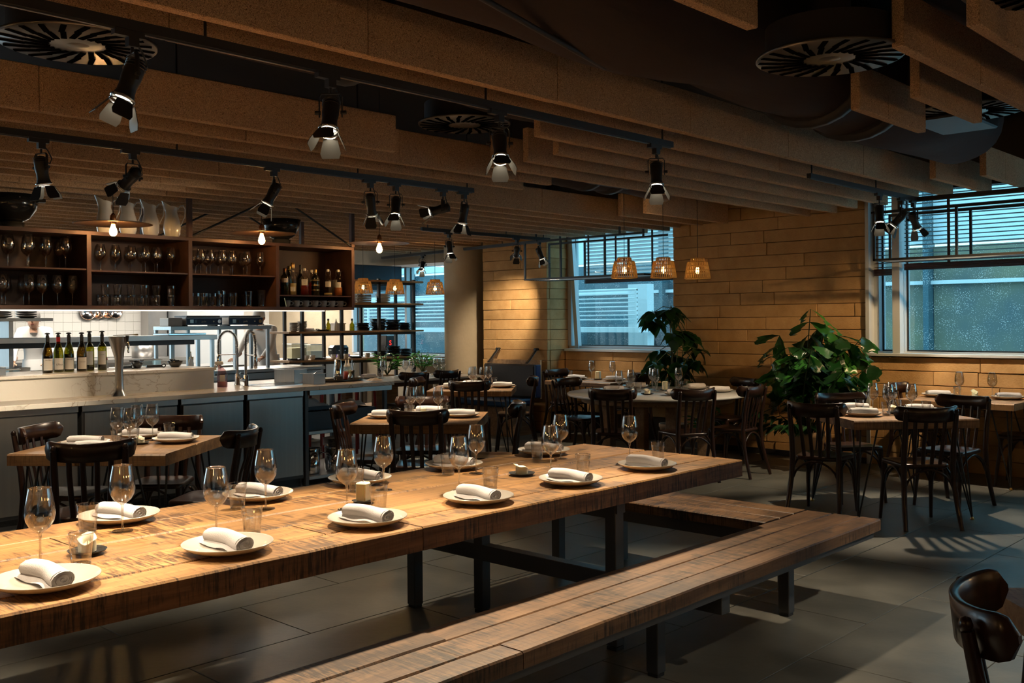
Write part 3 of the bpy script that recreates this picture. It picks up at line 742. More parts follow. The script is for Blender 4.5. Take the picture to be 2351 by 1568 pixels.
TZ = .77
lt = thing('long_table', 'long communal table of rough sawn planks on square steel legs', 'table', (0, 0, 0))
ys = [2.635, 2.80, 3.02, 3.245, 3.475, 3.705]
cuts = [(-.6, 2.32, 4.53), (-.6, 2.02, 4.525), (-.6, 3.1, 4.53), (-.6, 1.35, 4.52), (-.6, 2.66, 4.53)]
for i in range(5):
    c = cuts[i]
    for j in range(len(c) - 1):
        dz = random.uniform(-.0015, .0015)
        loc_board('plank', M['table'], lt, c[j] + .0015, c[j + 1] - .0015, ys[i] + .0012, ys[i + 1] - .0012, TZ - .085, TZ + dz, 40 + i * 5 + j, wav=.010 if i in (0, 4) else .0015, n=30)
for x in (.45, 3.57):
    for y in (2.74, 3.60):
        mk('leg', MB().box((x, y, (TZ - .085) / 2 + .01), (.062, .062, TZ - .105), ch=.003), M['steelframe'], lt)
        mk('foot', MB().box((x, y, .008), (.055, .055, .016)), M['black'], lt)
    mk('top_beam', MB().b2(x - .03, x + .03, 2.70, 3.64, TZ - .145, TZ - .086), M['steelframe'], lt)
    mk('cross_beam', MB().b2(x - .033, x + .033, 2.16, 4.18, .275, .355, .003), M['steelframe'], lt)
def bench(label, y0, y1, legy):
    t = thing('bench', label, 'bench', (0, 0, 0))
    n = 3; ed = [y0, y0 + .115, y0 + .27, y1] if y0 < 3 else [y0, y0 + .15, y0 + .30, y1]
    cutb = [(-.6, 2.28, 5.04), (-.6, 2.12, 5.04), (-.6, 2.2, 5.04)]
    for i in range(n):
        for j in range(2):
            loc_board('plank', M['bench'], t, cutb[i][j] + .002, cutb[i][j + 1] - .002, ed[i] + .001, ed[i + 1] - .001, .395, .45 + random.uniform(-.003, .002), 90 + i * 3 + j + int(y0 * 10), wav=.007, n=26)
    mk('under_rail', MB().b2(-.6, 4.98, y0 + .02, y0 + .05, .362, .394).b2(-.6, 4.98, y1 - .05, y1 - .02, .362, .394), M['steelframe'], t)
    for x in (.9, 3.42 if legy < 3 else 3.40, 4.56):
        mk('leg', MB().box((x, legy, .188), (.06, .06, .345), ch=.003), M['steelframe'], t)
        mk('foot', MB().box((x, legy, .008), (.05, .05, .016)), M['black'], t)
    return t
bench('low plank bench on steel legs along the near side of the long table', 2.115, 2.535, 2.41)
bench('low plank bench under the bar side of the long table', 3.81, 4.23, 3.93)
t = thing('bench', 'plank bench running across the end of the long table', 'bench', (0, 0, 0))
for i in range(3):
    x0 = 4.585 + i * .153
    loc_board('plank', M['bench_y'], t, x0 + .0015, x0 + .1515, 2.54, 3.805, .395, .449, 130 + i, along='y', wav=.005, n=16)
mk('under_rail', MB().b2(4.60, 4.64, 2.54, 3.805, .33, .394).b2(4.99, 5.03, 2.54, 3.805, .33, .394), M['steelframe'], t)
for y in (2.62, 3.72):
    mk('leg', MB().box((4.93, y, .172), (.05, .05, .33), ch=.003), M['steelframe'], t)

# ================================================================== small tables
def hairpin(mb, x, y, ztop, dx, dy):
    foot = (x + dx * .02, y + dy * .02, .012)
    for a, b in ((-.02, -.02), (-.15, -.02), (-.02, -.15)):
        mb.cyl(foot, (x + a * dx, y + b * dy, ztop), .0065, n=8)
def square_table(label, cx, cy, rz, w_, d_, z=.75, th=.06, mat=None, n=3, along='x', seed=1, legs=True):
    t = thing('dining_table', label, 'table', (cx, cy, 0), rz)
    for i in range(n):
        y0 = -d_ / 2 + i * d_ / n
        loc_board('plank', mat or M['oldtop'], t, -w_ / 2, w_ / 2, y0 + .001, y0 + d_ / n - .001, z - th, z + random.uniform(-.0012, .0012), seed * 7 + i, wav=.006, n=10, ch=.009)
    mk('steel_plate', MB().box((0, 0, z - th - .006), (w_ * .86, d_ * .86, .010)), M['black'], t)
    for sx in (-1, 1):
        for sy in (-1, 1):
            mb = MB(); hairpin(mb, sx * (w_ / 2 - .06), sy * (d_ / 2 - .06), z - th - .008, sx, sy)
            lg = mk('hairpin_leg', mb, M['black'], t)
            mk('foot', MB().lathe([(.014, 0), (.016, .006), (.007, .022)], 12, (sx * (w_ / 2 - .04), sy * (d_ / 2 - .04), 0)), M['brass'], lg)
    return t
A1 = atan2(-.77, .64)         # direction of the small tables' front edge
square_table('thick plank table with hairpin legs in front of the steel bar doors', 2.80, 6.02, A1, .95, .95, seed=1, n=2, th=.07)
square_table('thick plank table with hairpin legs before the open end of the bar', 5.13, 5.82, A1, .95, .95, seed=2, th=.075)
square_table('thick plank table before the blue banquette', 7.80, 7.98, A1, .93, .93, seed=3, th=.065)
square_table('thick plank table between the palm and the wide window', 7.60, 3.14, atan2(-.64, .71), .955, .955, seed=4, th=.065)
square_table('plank table against the stone wall under the wide window', 9.49, 3.16, radians(90), 1.0, .76, seed=5, th=.06)
square_table('plank table in the recess under the window with the pale blind', 9.72, 7.72, radians(90), 1.04, .80, seed=6, th=.05)
square_table('dark plank table beside the high-backed chair at the corner', 2.88 + .475 * Rw.x - .475 * Fw.x, .92 + .475 * Rw.y - .475 * Fw.y, atan2(Rw.y, Rw.x), .95, .95, seed=8, th=.07)

t = thing('round_table', 'large round pale marble table on square timber posts', 'table', (8.45, 5.92, 0))
mk('top', MB().lathe([(.90, -.032), (.925, -.026), (.93, -.016), (.93, -.006), (.924, 0), (.0, 0)], 72, (0, 0, .75)), M['quartz'], t)
mk('underframe', MB().lathe([(.0, 0), (.78, 0), (.80, .055), (.0, .055)], 40, (0, 0, .66), cap=False), M['postwood'], t)
for a in (-135, -45, 45, 135):
    mk('post', MB().box((.52 * cos(radians(a + 8)), .52 * sin(radians(a + 8)), .33), (.115, .115, .66), rz=radians(8), ch=.006), M['postwood'], t)
mk('floor_ring', MB().box((0, 0, .10), (.78, .09, .08)).box((0, 0, .10), (.09, .78, .08)), M['postwood'], t)

t = thing('marble_table', 'long pale marble table on timber posts by the shelving rack', 'table', (8.78, 10.2, 0))
mk('top', MB().box((0, 0, .735), (1.96, .88, .03), ch=.004), M['quartz'], t)
mk('apron', MB().box((0, 0, .69), (1.7, .66, .06)), M['postwood'], t)
for sx in (-1, 1):
    for sy in (-1, 1): mk('post', MB().box((sx * .84, sy * .32, .33), (.11, .11, .66), ch=.005), M['postwood'], t)

# ================================================================== bentwood chairs
def make_chair():
    t = thing('bentwood_chair', 'dark bentwood chair', 'chair')
    # seat: rounded trapezoid, slightly dished
    pts = []
    corners = [(-.165, -.185), (.165, -.185), (.205, .20), (-.205, .20)]
    for i in range(4):
        c = Vector(corners[i]); pv = Vector(corners[i - 1]); nx = Vector(corners[(i + 1) % 4]); r = .07
        p0 = c + (pv - c).normalized() * r; p1 = c + (nx - c).normalized() * r
        for k in range(6):
            s = k / 5; q = p0 * (1 - s) ** 2 + c * 2 * s * (1 - s) + p1 * s * s; pts.append((q.x, q.y))
    mb = MB(); n = len(pts)
    def ring(sc, z): return [(x * sc, y * sc, z) for x, y in pts]
    rings = [ring(.94, .425), ring(1, .433), ring(1, .449), ring(.965, .457), ring(.86, .456), ring(.6, .448), ring(.3, .445)]
    vs = [v for r in rings for v in r]; fs = []
    for j in range(len(rings) - 1):
        for k in range(n): fs.append((j * n + k, j * n + (k + 1) % n, (j + 1) * n + (k + 1) % n, (j + 1) * n + k))
    mb.add(vs, fs, True); mb.add(rings[0], [tuple(range(n))[::-1]]); mb.add(rings[-1], [tuple(range(n))])
    mk('seat', mb, M['chair'], t)
    for s in (-1, 1):
        path = [(s * .200, -.275, 0), (s * .190, -.232, .15), (s * .180, -.200, .30), (s * .176, -.188, .45), (s * .176, -.202, .60), (s * .178, -.225, .73), (s * .180, -.243, .825)]
        mk('back_post', MB().tube(path, [.0145, .0165, .0175, .0185, .0175, .0165, .0145], 10, flat=(1.0, 1.15)), M['chair'], t)
        mk('post_knob', MB().lathe([(0, -.02), (.011, -.016), (.016, 0), (.011, .014), (0, .018)], 10, (s * .180, -.246, .838), cap=False), M['chair'], t)
        mk('front_leg', MB().tube([(s * .192, .212, 0), (s * .184, .192, .18), (s * .176, .172, .32), (s * .174, .166, .43)], [.0125, .0155, .019, .021], 10), M['chair'], t)
    # curved crest rail
    def crest(u): return (.222 * sin(u * 1.30) / sin(1.30), -.262 + .118 * (1 - cos(u * 1.30)) / (1 - cos(1.30)))
    mb = MB(); N = 20; vs = []
    th = .011
    for i in range(N + 1):
        u = -1 + 2 * i / N; x, y = crest(u); x2, y2 = crest(u + .01); tx, ty = x2 - x, y2 - y; L = hypot(tx, ty); nx, ny = -ty / L, tx / L
        e = max(0.0, abs(u) - .78) / .22; hh = .052 * sqrt(max(.02, 1 - e ** 2.2)); zc = .812 + .018 * u * u
        lean = .10
        for (o, zz) in ((-th, -hh), (th, -hh), (th * 1.0, hh * .92), (th * .5, hh), (-th * .5, hh), (-th * 1.0, hh * .92)):
            vs.append((x + nx * o, y + ny * o - lean * zz, zc + zz))
    fs = []
    for i in range(N):
        for k in range(6): k2 = (k + 1) % 6; fs.append((i * 6 + k, i * 6 + k2, (i + 1) * 6 + k2, (i + 1) * 6 + k))
    mb.add(vs, fs, True); mb.add(vs[:6], [tuple(range(6))[::-1]]); mb.add(vs[-6:], [tuple(range(6))])
    mk('crest_rail', mb, M['chair'], t)
    for x in (-.105, -.036, .036, .105):
        y1 = -.250 + .118 * (1 - cos(asin_(x / .222 * sin(1.30)))) / (1 - cos(1.30)) + .004
        mk('slat', MB().tube([(x * .86, -.170, .450), (x * .95, -.196, .60), (x, y1 + .012, .70), (x, y1, .785)], .0115, 8, flat=(.6, 1.3)), M['chair'], t)
    # bentwood arches under the seat
    def arch(a, b, ztop, zlow, name='bent_brace'):
        a = Vector(a); b = Vector(b); p = []
        for i in range(13):
            s = i / 12; h = sin(pi * s) ** .55
            p.append(a.lerp(b, s) + Vector((0, 0, h * (ztop - zlow))))
        mk(name, MB().tube(p, .0085, 8), M['chair'], t)
    arch((-.172, .176, .27), (.172, .176, .27), .42, .27)
    arch((-.178, -.196, .27), (.178, -.196, .27), .42, .27)
    for s in (-1, 1): arch((s * .180, .170, .27), (s * .182, -.196, .27), .42, .27)
    return t
def asin_(v): return math.asin(max(-1, min(1, v)))
CH = Proto(make_chair)
def chair(cx, cy, deg, label, group):
    """crest centre, direction the chair faces"""
    a = radians(deg); f = (cos(a), sin(a))
    CH.put((cx + f[0] * .25, cy + f[1] * .25, 0), a - pi / 2, label, group)
g = 'dark bentwood chairs'
chair(2.27, 5.28, 62, 'dark bentwood chair by the steel doors, its back to the long table', g)
chair(2.40, 6.47, -50, 'dark bentwood chair squeezed in beside the first steel bar door', g)
chair(3.35, 6.40, -138, 'dark bentwood chair between the plank table and the bar doors', g)
chair(3.22, 5.22, 128, 'dark bentwood chair facing the steel doors, beside the rolled napkin', g)
chair(4.62, 6.25, -52, 'reddish dark bentwood chair beside the open bar shelves', g)
chair(4.62, 5.32, 40, 'dark bentwood chair with its back to the long table, before the open bar end', g)
chair(5.62, 5.20, 130, 'dark bentwood chair turned to the bar, at the table before the open bar end', g)
chair(5.58, 6.32, -138, 'dark bentwood chair behind the table before the open bar end', g)
chair(7.24, 7.48, 40, 'dark bentwood chair at the table before the banquette, back to the long table', g)
chair(7.32, 8.48, -52, 'dark bentwood chair at the bar side of the table before the banquette', g)
chair(8.34, 7.50, 130, 'dark bentwood chair beside the window table, facing the banquette table', g)
chair(8.22, 9.42, 88, 'dark bentwood chair at the long pale marble table, beside the bar end', g)
chair(8.80, 9.42, 94, 'dark bentwood chair at the long pale marble table, beside the column', g)
chair(7.20, 5.55, 30, 'dark bentwood chair at the round table, nearest the long table end', g)
chair(7.68, 4.92, 62, 'dark bentwood chair at the round table, back towards the cross bench', g)
chair(8.40, 4.72, 92, 'dark bentwood chair at the round table, beside the bare stone wall', g)
chair(9.48, 5.42, 155, 'dark bentwood chair at the round table, its back to the stone wall', g)
chair(8.28, 7.06, -88, 'dark bentwood chair at the round table, beside the window table', g)
chair(9.73, 6.97, 90, 'dark bentwood chair at the window table, beside the big-leaved plant', g)
chair(9.73, 8.47, -90, 'dark bentwood chair at the window table, beside the stone pier', g)
chair(6.90, 3.42, 8, 'dark bentwood chair at the table near the palm, facing the wide window', g)
chair(7.06, 2.60, 44, 'dark bentwood chair with its back to the open floor, at the table near the palm', g)
chair(8.0, 3.75, -128, 'dark bentwood chair right before the palm pot', g)
chair(8.34, 2.78, 168, 'dark bentwood chair between the two tables by the wide window', g)
chair(9.50, 3.88, -88, 'dark bentwood chair at the wall table under the wide window, palm side', g)
chair(9.50, 2.42, 92, 'dark bentwood chair at the wall table under the wide window, far from the palm', g)
chair(2.375, .81, -70, 'dark bentwood chair alone beside the dark corner table', g)

# ================================================================== banquette
t = thing('banquette', 'blue leather banquette with charcoal back hung on straps from the stone pier', 'banquette', (9.62, 9.22, 0))
mk('seat_cushion', MB().box((-.20, 0, .43), (.50, .96, .09), ch=.02), M['blueseat'], t)
mk('seat_base', MB().box((-.18, 0, .19), (.44, .94, .38), ch=.004), M['postwood'], t)
mk('back_pad', MB().box((.10, 0, .70), (.09, .96, .44), ch=.02), M['greyback'], t)
mk('side_pad', MB().box((.10, -.50, .70), (.10, .035, .44), ch=.008), M['blueseat'], t)
mk('back_board', MB().box((.17, 0, .72), (.035, 1.0, .52), ch=.004), M['shelfwood'], t)
for y in (-.36, .36):
    mk('strap', MB().tube([(.04, y, .94), (.10, y, .99), (.235, y, 1.12)], .030, 6, flat=(1.0, .25)), M['black'], t)
    mk('hook', MB().cyl((.20, y, 1.12), (.27, y, 1.12), .018), M['black'], t)

# ================================================================== table settings
def make_glass():
    t = thing('wine_glass', 'stemmed wine glass', 'wine glass')
    mk('bowl', MB().lathe([(.005, .095), (.014, .100), (.030, .113), (.041, .133), (.0445, .152), (.042, .182), (.036, .214), (.0322, .233)], 24, cap=False), M['glass'], t)
    mk('inner_wall', MB().lathe([(.010, .103), (.0285, .116), (.0395, .135), (.0430, .152), (.0405, .182), (.0345, .214), (.0308, .232)], 24, cap=False), M['glass'], t)
    mk('rim', MB().lathe([(.0312, .2325), (.0322, .2338), (.0332, .2325), (.0322, .2312)], 24, cap=False), M['stemglass'], t)
    mk('stem', MB().lathe([(.0055, .006), (.0036, .016), (.0034, .07), (.005, .092), (.009, .098)], 12, cap=False), M['stemglass'], t)
    mk('foot', MB().lathe([(0, 0), (.036, 0), (.037, .0015), (.034, .003), (.012, .006), (.0, .0075)], 24, cap=False), M['glass'], t)
    return t
GL = Proto(make_glass)
def make_tumbler():
    t = thing('water_tumbler', 'fluted clear tumbler', 'tumbler')
    mb = MB(); n = 36; vs = []; fs = []
    prof = [(.0275, 0), (.0285, .012), (.031, .045), (.0335, .072), (.035, .078), (.036, .100)]
    for j, (r, z) in enumerate(prof):
        for i in range(n):
            a = 2 * pi * i / n; rr = r * (1 - (.022 if (i % 3 == 0 and 0 < j < 4) else 0)); vs.append((rr * cos(a), rr * sin(a), z))
    for j in range(len(prof) - 1):
        for i in range(n): fs.append((j * n + i, j * n + (i + 1) % n, (j + 1) * n + (i + 1) % n, (j + 1) * n + i))
    mb.add(vs, fs, False); mk('body', mb, M['tumbler'], t)
    mk('thick_base', MB().lathe([(0, 0), (.0272, 0), (.0285, .010), (0, .013)], 24, cap=False), M['stemglass'], t)
    mk('rim', MB().lathe([(.0350, .0995), (.036, .1008), (.0367, .0995), (.036, .0985)], 24, cap=False), M['stemglass'], t)
    return t
TU = Proto(make_tumbler)
def make_plate():
    t = thing('dinner_plate', 'pale glazed dinner plate', 'plate')
    mk('dish', MB().lathe([(0, .006), (.085, .006), (.105, .010), (.128, .021), (.141, .0285), (.1432, .030), (.1435, .027), (.125, .014), (.098, .004), (.082, .0035), (.080, 0), (.0, 0)], 48, cap=False), M['ceramic'], t)
    return t
PL = Proto(make_plate)
def make_napkin():
    t = thing('rolled_napkin', 'rolled white linen napkin', 'napkin')
    mb = MB(); n = 60; turns = 4.72; vs = []; L = .212; m = 16
    for j in range(m + 1):
        s = j / m; x = -L / 2 + L * s
        bend = .010 * sin(s * pi * 1.1); sq = 1 + .10 * sin(s * 7 + 1) * sin(s * pi)
        for i in range(n + 1):
            q = i / n; a = q * turns * 2 * pi; r = (.004 + .0255 * q) * (1 + .03 * sin(3 * a + s * 4))
            vs.append((x + .004 * sin(a * .5) * (1 if s in (0, 1) else 0), r * 1.22 * sq * cos(a) + bend, .0250 + r * .86 * sin(a) + .003 * sin(s * 5)))
    fs = [(j * (n + 1) + i, (j + 1) * (n + 1) + i, (j + 1) * (n + 1) + i + 1, j * (n + 1) + i + 1) for j in range(m) for i in range(n)]
    mb.add(vs, fs, True)
    for s in (0, 1):
        x = (-L / 2 + .005) if s == 0 else (L / 2 - .005); bend = .010 * sin(s * pi * 1.1)
        cv = [(x, .0285 * 1.2 * cos(2 * pi * k / 20) + bend, .0250 + .0285 * .84 * sin(2 * pi * k / 20) + .003 * sin(s * 5)) for k in range(20)]
        mb.add(cv, [tuple(range(20)) if s else tuple(range(20))[::-1]])
    mk('roll', mb, M['napkin'], t)
    fl = MB(); vs = []
    for j in range(m + 1):
        s = j / m; x = -L / 2 + L * s
        for k in range(5):
            q = k / 4; vs.append((x, -.027 - .018 * q + .010 * sin(s * pi * 1.1), .012 - .011 * q + .004 * sin(s * 9 + q * 2) * q))
    fl.add(vs, [(j * 5 + k, (j + 1) * 5 + k, (j + 1) * 5 + k + 1, j * 5 + k + 1) for j in range(m) for k in range(4)], True)
    mk('loose_flap', fl, M['napkin'], t)
    return t
NP = Proto(make_napkin)
def make_candle():
    t = thing('table_candle', 'half-burnt wax candle on a small dark saucer', 'candle')
    mk('saucer', MB().lathe([(0, .004), (.045, .004), (.058, .010), (.060, .012), (.055, .006), (.04, 0), (0, 0)], 28, cap=False), M['foot_ring'], t)
    mb = MB(); n = 24; vs = []; r = random.Random(4); hs = [.040 + .011 * sin(2 * pi * i / n + 1) + .004 * sin(2 * pi * i / n * 3) for i in range(n)]
    for (rr, q) in ((.027, 0), (.028, .5), (.0265, .85), (.029, 1.0), (.020, .93), (.014, .55)):
        for i in range(n):
            a = 2 * pi * i / n; fl = 1 + (.45 * max(0, sin(a + .7)) ** 2 if q == 1.0 else 0); vs.append((rr * fl * cos(a), rr * fl * sin(a), .006 + hs[i] * q))
    fs = [(j * n + i, j * n + (i + 1) % n, (j + 1) * n + (i + 1) % n, (j + 1) * n + i) for j in range(5) for i in range(n)]
    mb.add(vs, fs, True); mb.add(vs[-n:], [tuple(range(n))])
    mk('wax', mb, M['wax'], t)
    mk('wick', MB().cyl((0, 0, .026), (.002, 0, .038), .0012, n=5), M['black'], t)
    return t
CN = Proto(make_candle)
def make_block_candle():
    t = thing('pillar_candle', 'square ivory pillar candle on a small dark saucer', 'candle')
    mk('saucer', MB().lathe([(0, .004), (.045, .004), (.055, .010), (.05, .006), (.04, 0), (0, 0)], 24, cap=False), M['foot_ring'], t)
    mk('wax', MB().box((0, 0, .051), (.055, .055, .09), ch=.006), M['wax'], t)
    mk('wick', MB().cyl((0, 0, .095), (0, 0, .106), .0012, n=5), M['black'], t)
    return t
PC = Proto(make_block_candle)

# names of places on the tables
PLN = [1.09, 1.655, 2.22, 2.785, 3.365, 3.95]; PLF = [1.64, 2.23, 2.76, 3.345, 4.02]
nl = ['beside the white wax stub', 'left of the plank joint', 'beside the plank joint', 'after the plank joint', 'beside the saucer with melted wax', 'at the end by the cross bench']
for i, x in enumerate(PLN):
    PL.put((x, 2.825, TZ + .002), 0, 'pale dinner plate, %s from the cross bench on the near bench side' % ORD[5 - i], 'plates on the long table')
    NP.put((x + .005, 2.83, TZ + .0145), -pi / 2 + [.05, .0, .1, -.05, .03, .0][i], 'rolled white napkin, %s from the cross bench on the near bench side' % ORD[5 - i], 'napkins on the long table')
for i, x in enumerate(PLF):
    PL.put((x, 3.565, TZ + .002), 0, 'pale dinner plate, %s from the cross bench on the bar side' % ORD[4 - i], 'plates on the long table')
    NP.put((x + .01, 3.57, TZ + .0145), -pi / 2 + .25, 'rolled white napkin, %s from the cross bench on the bar side' % ORD[4 - i], 'napkins on the long table')
for i, (x, y) in enumerate([(1.18, 3.10), (1.755, 3.07), (2.335, 3.10), (2.91, 3.07), (3.50, 3.06), (4.11, 3.05)])  :
    GL.put((x, y, TZ + .002), 0, 'long-table wine glass, %s from the cross bench on the near bench side' % ORD[5 - i], 'wine glasses on the long table')
for i, (x, y) in enumerate([(1.565, 3.375), (2.13, 3.35), (2.71, 3.335), (3.30, 3.36), (3.94, 3.375)])  :
    GL.put((x, y, TZ + .002), 0, 'long-table wine glass, %s from the cross bench on the bar side' % ORD[4 - i], 'wine glasses on the long table')
for i, (x, y) in enumerate([(1.225, 3.02), (1.80, 3.0), (2.37, 3.02), (2.965, 3.0), (3.55, 2.965), (4.17, 2.97)])  :
    TU.put((x + .03, y - .035, TZ + .002), 0, 'long-table fluted tumbler, %s from the cross bench on the near bench side' % ORD[5 - i], 'tumblers on the long table')
for i, (x, y) in enumerate([(1.475, 3.45), (2.06, 3.44), (2.61, 3.40), (3.18, 3.43), (3.85, 3.46)])  :
    TU.put((x, y, TZ + .002), 0, 'long-table fluted tumbler, %s from the cross bench on the bar side' % ORD[4 - i], 'tumblers on the long table')
CN.put((1.34, 3.14, TZ + .002), .4, 'white burnt-down candle stub at the open end of the long table')
PC.put((2.47, 3.17, TZ + .002), .3, 'ivory pillar candle behind a tumbler in the middle of the long table', None, None, (.85, .85, .85))
CN.put((3.41, 3.165, TZ + .002), 2.0, 'pale melted candle with a flared wax lip on the long table', None, None, (1.05, 1.05, .9))

def relax(plates, items, rad=.045):
    """nudge glasses and tumblers clear of the plates and of one another"""
    it = [list(p) for p in items]
    for _ in range(60):
        for i, p in enumerate(it):
            for q in plates:
                dx, dy = p[0] - q[0], p[1] - q[1]; d = hypot(dx, dy) or .001; need = .150 + rad
                if d < need: p[0] += dx / d * (need - d) * .6; p[1] += dy / d * (need - d) * .6
            for j, q in enumerate(it):
                if j == i: continue
                dx, dy = p[0] - q[0], p[1] - q[1]; d = hypot(dx, dy) or .001; need = 2 * rad + .004
                if d < need: p[0] += dx / d * (need - d) * .4; p[1] += dy / d * (need - d) * .4
    return [tuple(p) for p in it]
def setting(tab, z, plates, glasses, tumblers):
    ng = len(glasses); both = relax([p[:2] for p in plates], list(glasses) + list(tumblers)); glasses, tumblers = both[:ng], both[ng:]
    allp = [p[:2] for p in plates] + list(glasses) + list(tumblers)
    mx, my = sum(p[0] for p in allp) / len(allp), sum(p[1] for p in allp) / len(allp)
    for i, (x, y, r) in enumerate(plates):
        PL.put((x, y, z + .0025), 0, 'pale dinner plate, %s of the %s' % (side(x - mx, y - my), tab), 'plates on the ' + tab)
        NP.put((x, y, z + .0145), r, 'rolled white napkin, %s of the %s' % (side(x - mx, y - my), tab), 'napkins on the ' + tab)
    for x, y in glasses: GL.put((x, y, z + .0025), 0, 'stemmed wine glass, %s of the %s' % (side(x - mx, y - my), tab), 'wine glasses on the ' + tab)
    for x, y in tumblers: TU.put((x, y, z + .0025), 0, 'fluted tumbler, %s of the %s' % (side(x - mx, y - my), tab), 'tumblers on the ' + tab)
Z = .75
T = 'plank table by the steel bar doors'
setting(T, Z, [(2.60, 6.10, A1), (3.02, 6.24, A1 + .25), (3.06, 5.84, A1), (2.52, 5.80, A1 + .2)], [(2.71, 5.99), (2.76, 5.84), (2.92, 6.04), (3.0, 5.97)], [(2.70, 6.10), (2.80, 5.92), (3.12, 6.04)])
CN.put((2.87, 5.93, Z + .0025), 1.0, 'low candle stub on the plank table by the steel bar doors', None, None, (.9, .9, .8))
T = 'plank table before the open bar end'
setting(T, Z, [(4.92, 6.02, A1), (5.38, 6.02, A1), (5.34, 5.60, A1), (4.86, 5.66, A1 + .3)], [(5.08, 5.94), (5.20, 5.95), (5.26, 5.76)], [(5.00, 5.93), (5.14, 5.99), (5.36, 5.82)])
PC.put((5.10, 5.78, Z + .0025), .8, 'ivory pillar candle on the plank table before the open bar end', None, None, (.8, .8, .8))
T = 'plank table before the blue banquette'
setting(T, Z, [(7.58, 8.08, A1), (8.03, 7.74, A1), (8.02, 8.22, A1)], [(7.70, 7.98), (7.86, 8.04), (7.85, 7.86), (8.0, 7.93)], [(7.66, 8.0), (7.80, 7.98), (7.93, 7.86), (8.1, 7.94)])
T = 'long pale marble table'
setting(T, Z, [(8.22, 10.42, 0), (8.62, 10.12, .2), (9.20, 10.06, 0), (9.52, 10.14, -.2)], [(8.30, 10.34), (8.47, 10.42), (8.75, 10.28), (9.0, 10.44), (9.36, 10.34), (9.58, 10.42)], [(8.27, 10.22), (8.85, 10.22), (9.42, 10.18)])
T = 'round marble table'
setting(T, Z, [(7.82, 5.88, -.2), (8.25, 6.33, -.5), (8.85, 6.48, -.7), (8.22, 5.50, -.9), (8.85, 5.42, -.7), (9.10, 5.86, -.3)], [(8.05, 6.10), (8.28, 6.10), (8.55, 6.0), (8.75, 6.18), (8.97, 5.95)], [(8.08, 5.98), (8.34, 6.08), (8.52, 5.84), (8.62, 6.06), (8.80, 5.80), (9.05, 6.05)])
CN.put((8.12, 5.80, Z + .0025), .4, 'low pale candle with a tall wax lip on the round marble table', None, None, (1.1, 1.1, 1))
PC.put((8.72, 6.0, Z + .0025), .5, 'pale square candle on the round marble table')
T = 'window table beside the stone pier'
setting(T, Z, [(9.66, 8.0, -1.0), (9.70, 7.42, -1.0)], [(9.78, 7.88), (9.84, 7.56)], [(9.72, 8.12)])
PC.put((9.80, 7.76, Z + .0025), .3, 'ivory pillar candle on the window table beside the stone pier', None, None, (1.1, 1.1, 1.1))
T = 'plank table near the palm'
A2 = atan2(-.64, .71)
setting(T, Z, [(7.33, 3.22, A2), (7.72, 3.46, A2), (7.92, 3.02, A2), (7.55, 2.80, A2)], [(7.66, 3.30), (7.57, 3.12), (7.83, 3.18), (7.73, 3.0)], [(7.58, 3.36), (7.47, 3.12), (7.80, 3.10), (7.76, 2.90)])
CN.put((7.66, 3.10, Z + .0025), .6, 'pale ragged candle on the plank table near the palm', None, None, (1.15, 1.15, 1.1))
T = 'wall table under the wide window'
setting(T, Z, [(9.55, 3.46, -.75), (9.62, 2.86, -.75)], [(9.66, 3.30), (9.72, 3.02)], [(9.52, 3.30)])
CN.put((9.60, 3.14, Z + .0025), .1, 'peaked white candle on the wall table under the wide window', None, None, (1.0, 1.0, 1.3))
# ================================================================== tracks and spotlights
TRZ = 2.545
def track(label, pts, rods):
    t = thing('track_rail', label, 'track rail', (0, 0, 0))
    for a, b in zip(pts, pts[1:]):
        d = Vector((b[0] - a[0], b[1] - a[1], 0)); L = d.length; c = ((a[0] + b[0]) / 2, (a[1] + b[1]) / 2, TRZ + .018)
        rz = atan2(d.y, d.x)
        mk('rail', MB().box(c, (L + .03, .034, .036), rz=rz), M['black'], t)
        mk('slot_lip', MB().box((c[0], c[1], TRZ - .003), (L, .012, .006), rz=rz), M['steelframe'], t)
    for x, y in rods: mk('hanger_rod', MB().cyl((x, y, TRZ + .03), (x, y, 3.5), .006, n=8), M['black'], t)
    return t
T1Y, T2Y, T3Y, T5Y = 3.375, 5.68, 8.40, 3.385
track('black track rail over the long table', [(.1, T1Y), (4.98, T1Y)], [(.4, T1Y), (1.9, T1Y), (3.4, T1Y), (4.9, T1Y)])
track('black track rail over the plank tables by the bar', [(1.2, T2Y), (5.55, T2Y)], [(1.6, T2Y), (3.0, T2Y), (4.4, T2Y), (5.5, T2Y)])
track('short black track rail before the stone pier', [(7.42, T3Y), (9.60, T3Y)], [(7.5, T3Y), (8.8, T3Y), (9.5, T3Y)])
track('black track rail running crosswise beside the round column', [(10.25, 12.6), (9.69, 8.5)], [(10.13, 11.75), (9.82, 9.45)])
track('bent black track rail before the wide window', [(6.82, T5Y), (8.86, T5Y), (8.86, .5)], [(6.85, T5Y), (8.0, T5Y), (8.86, 2.0)])
track('added unseen track rail over the open floor', [(2.6, .35), (5.2, .35)], [(2.7, .35), (5.0, .35)])  # out of view, added to carry the extra floor spots

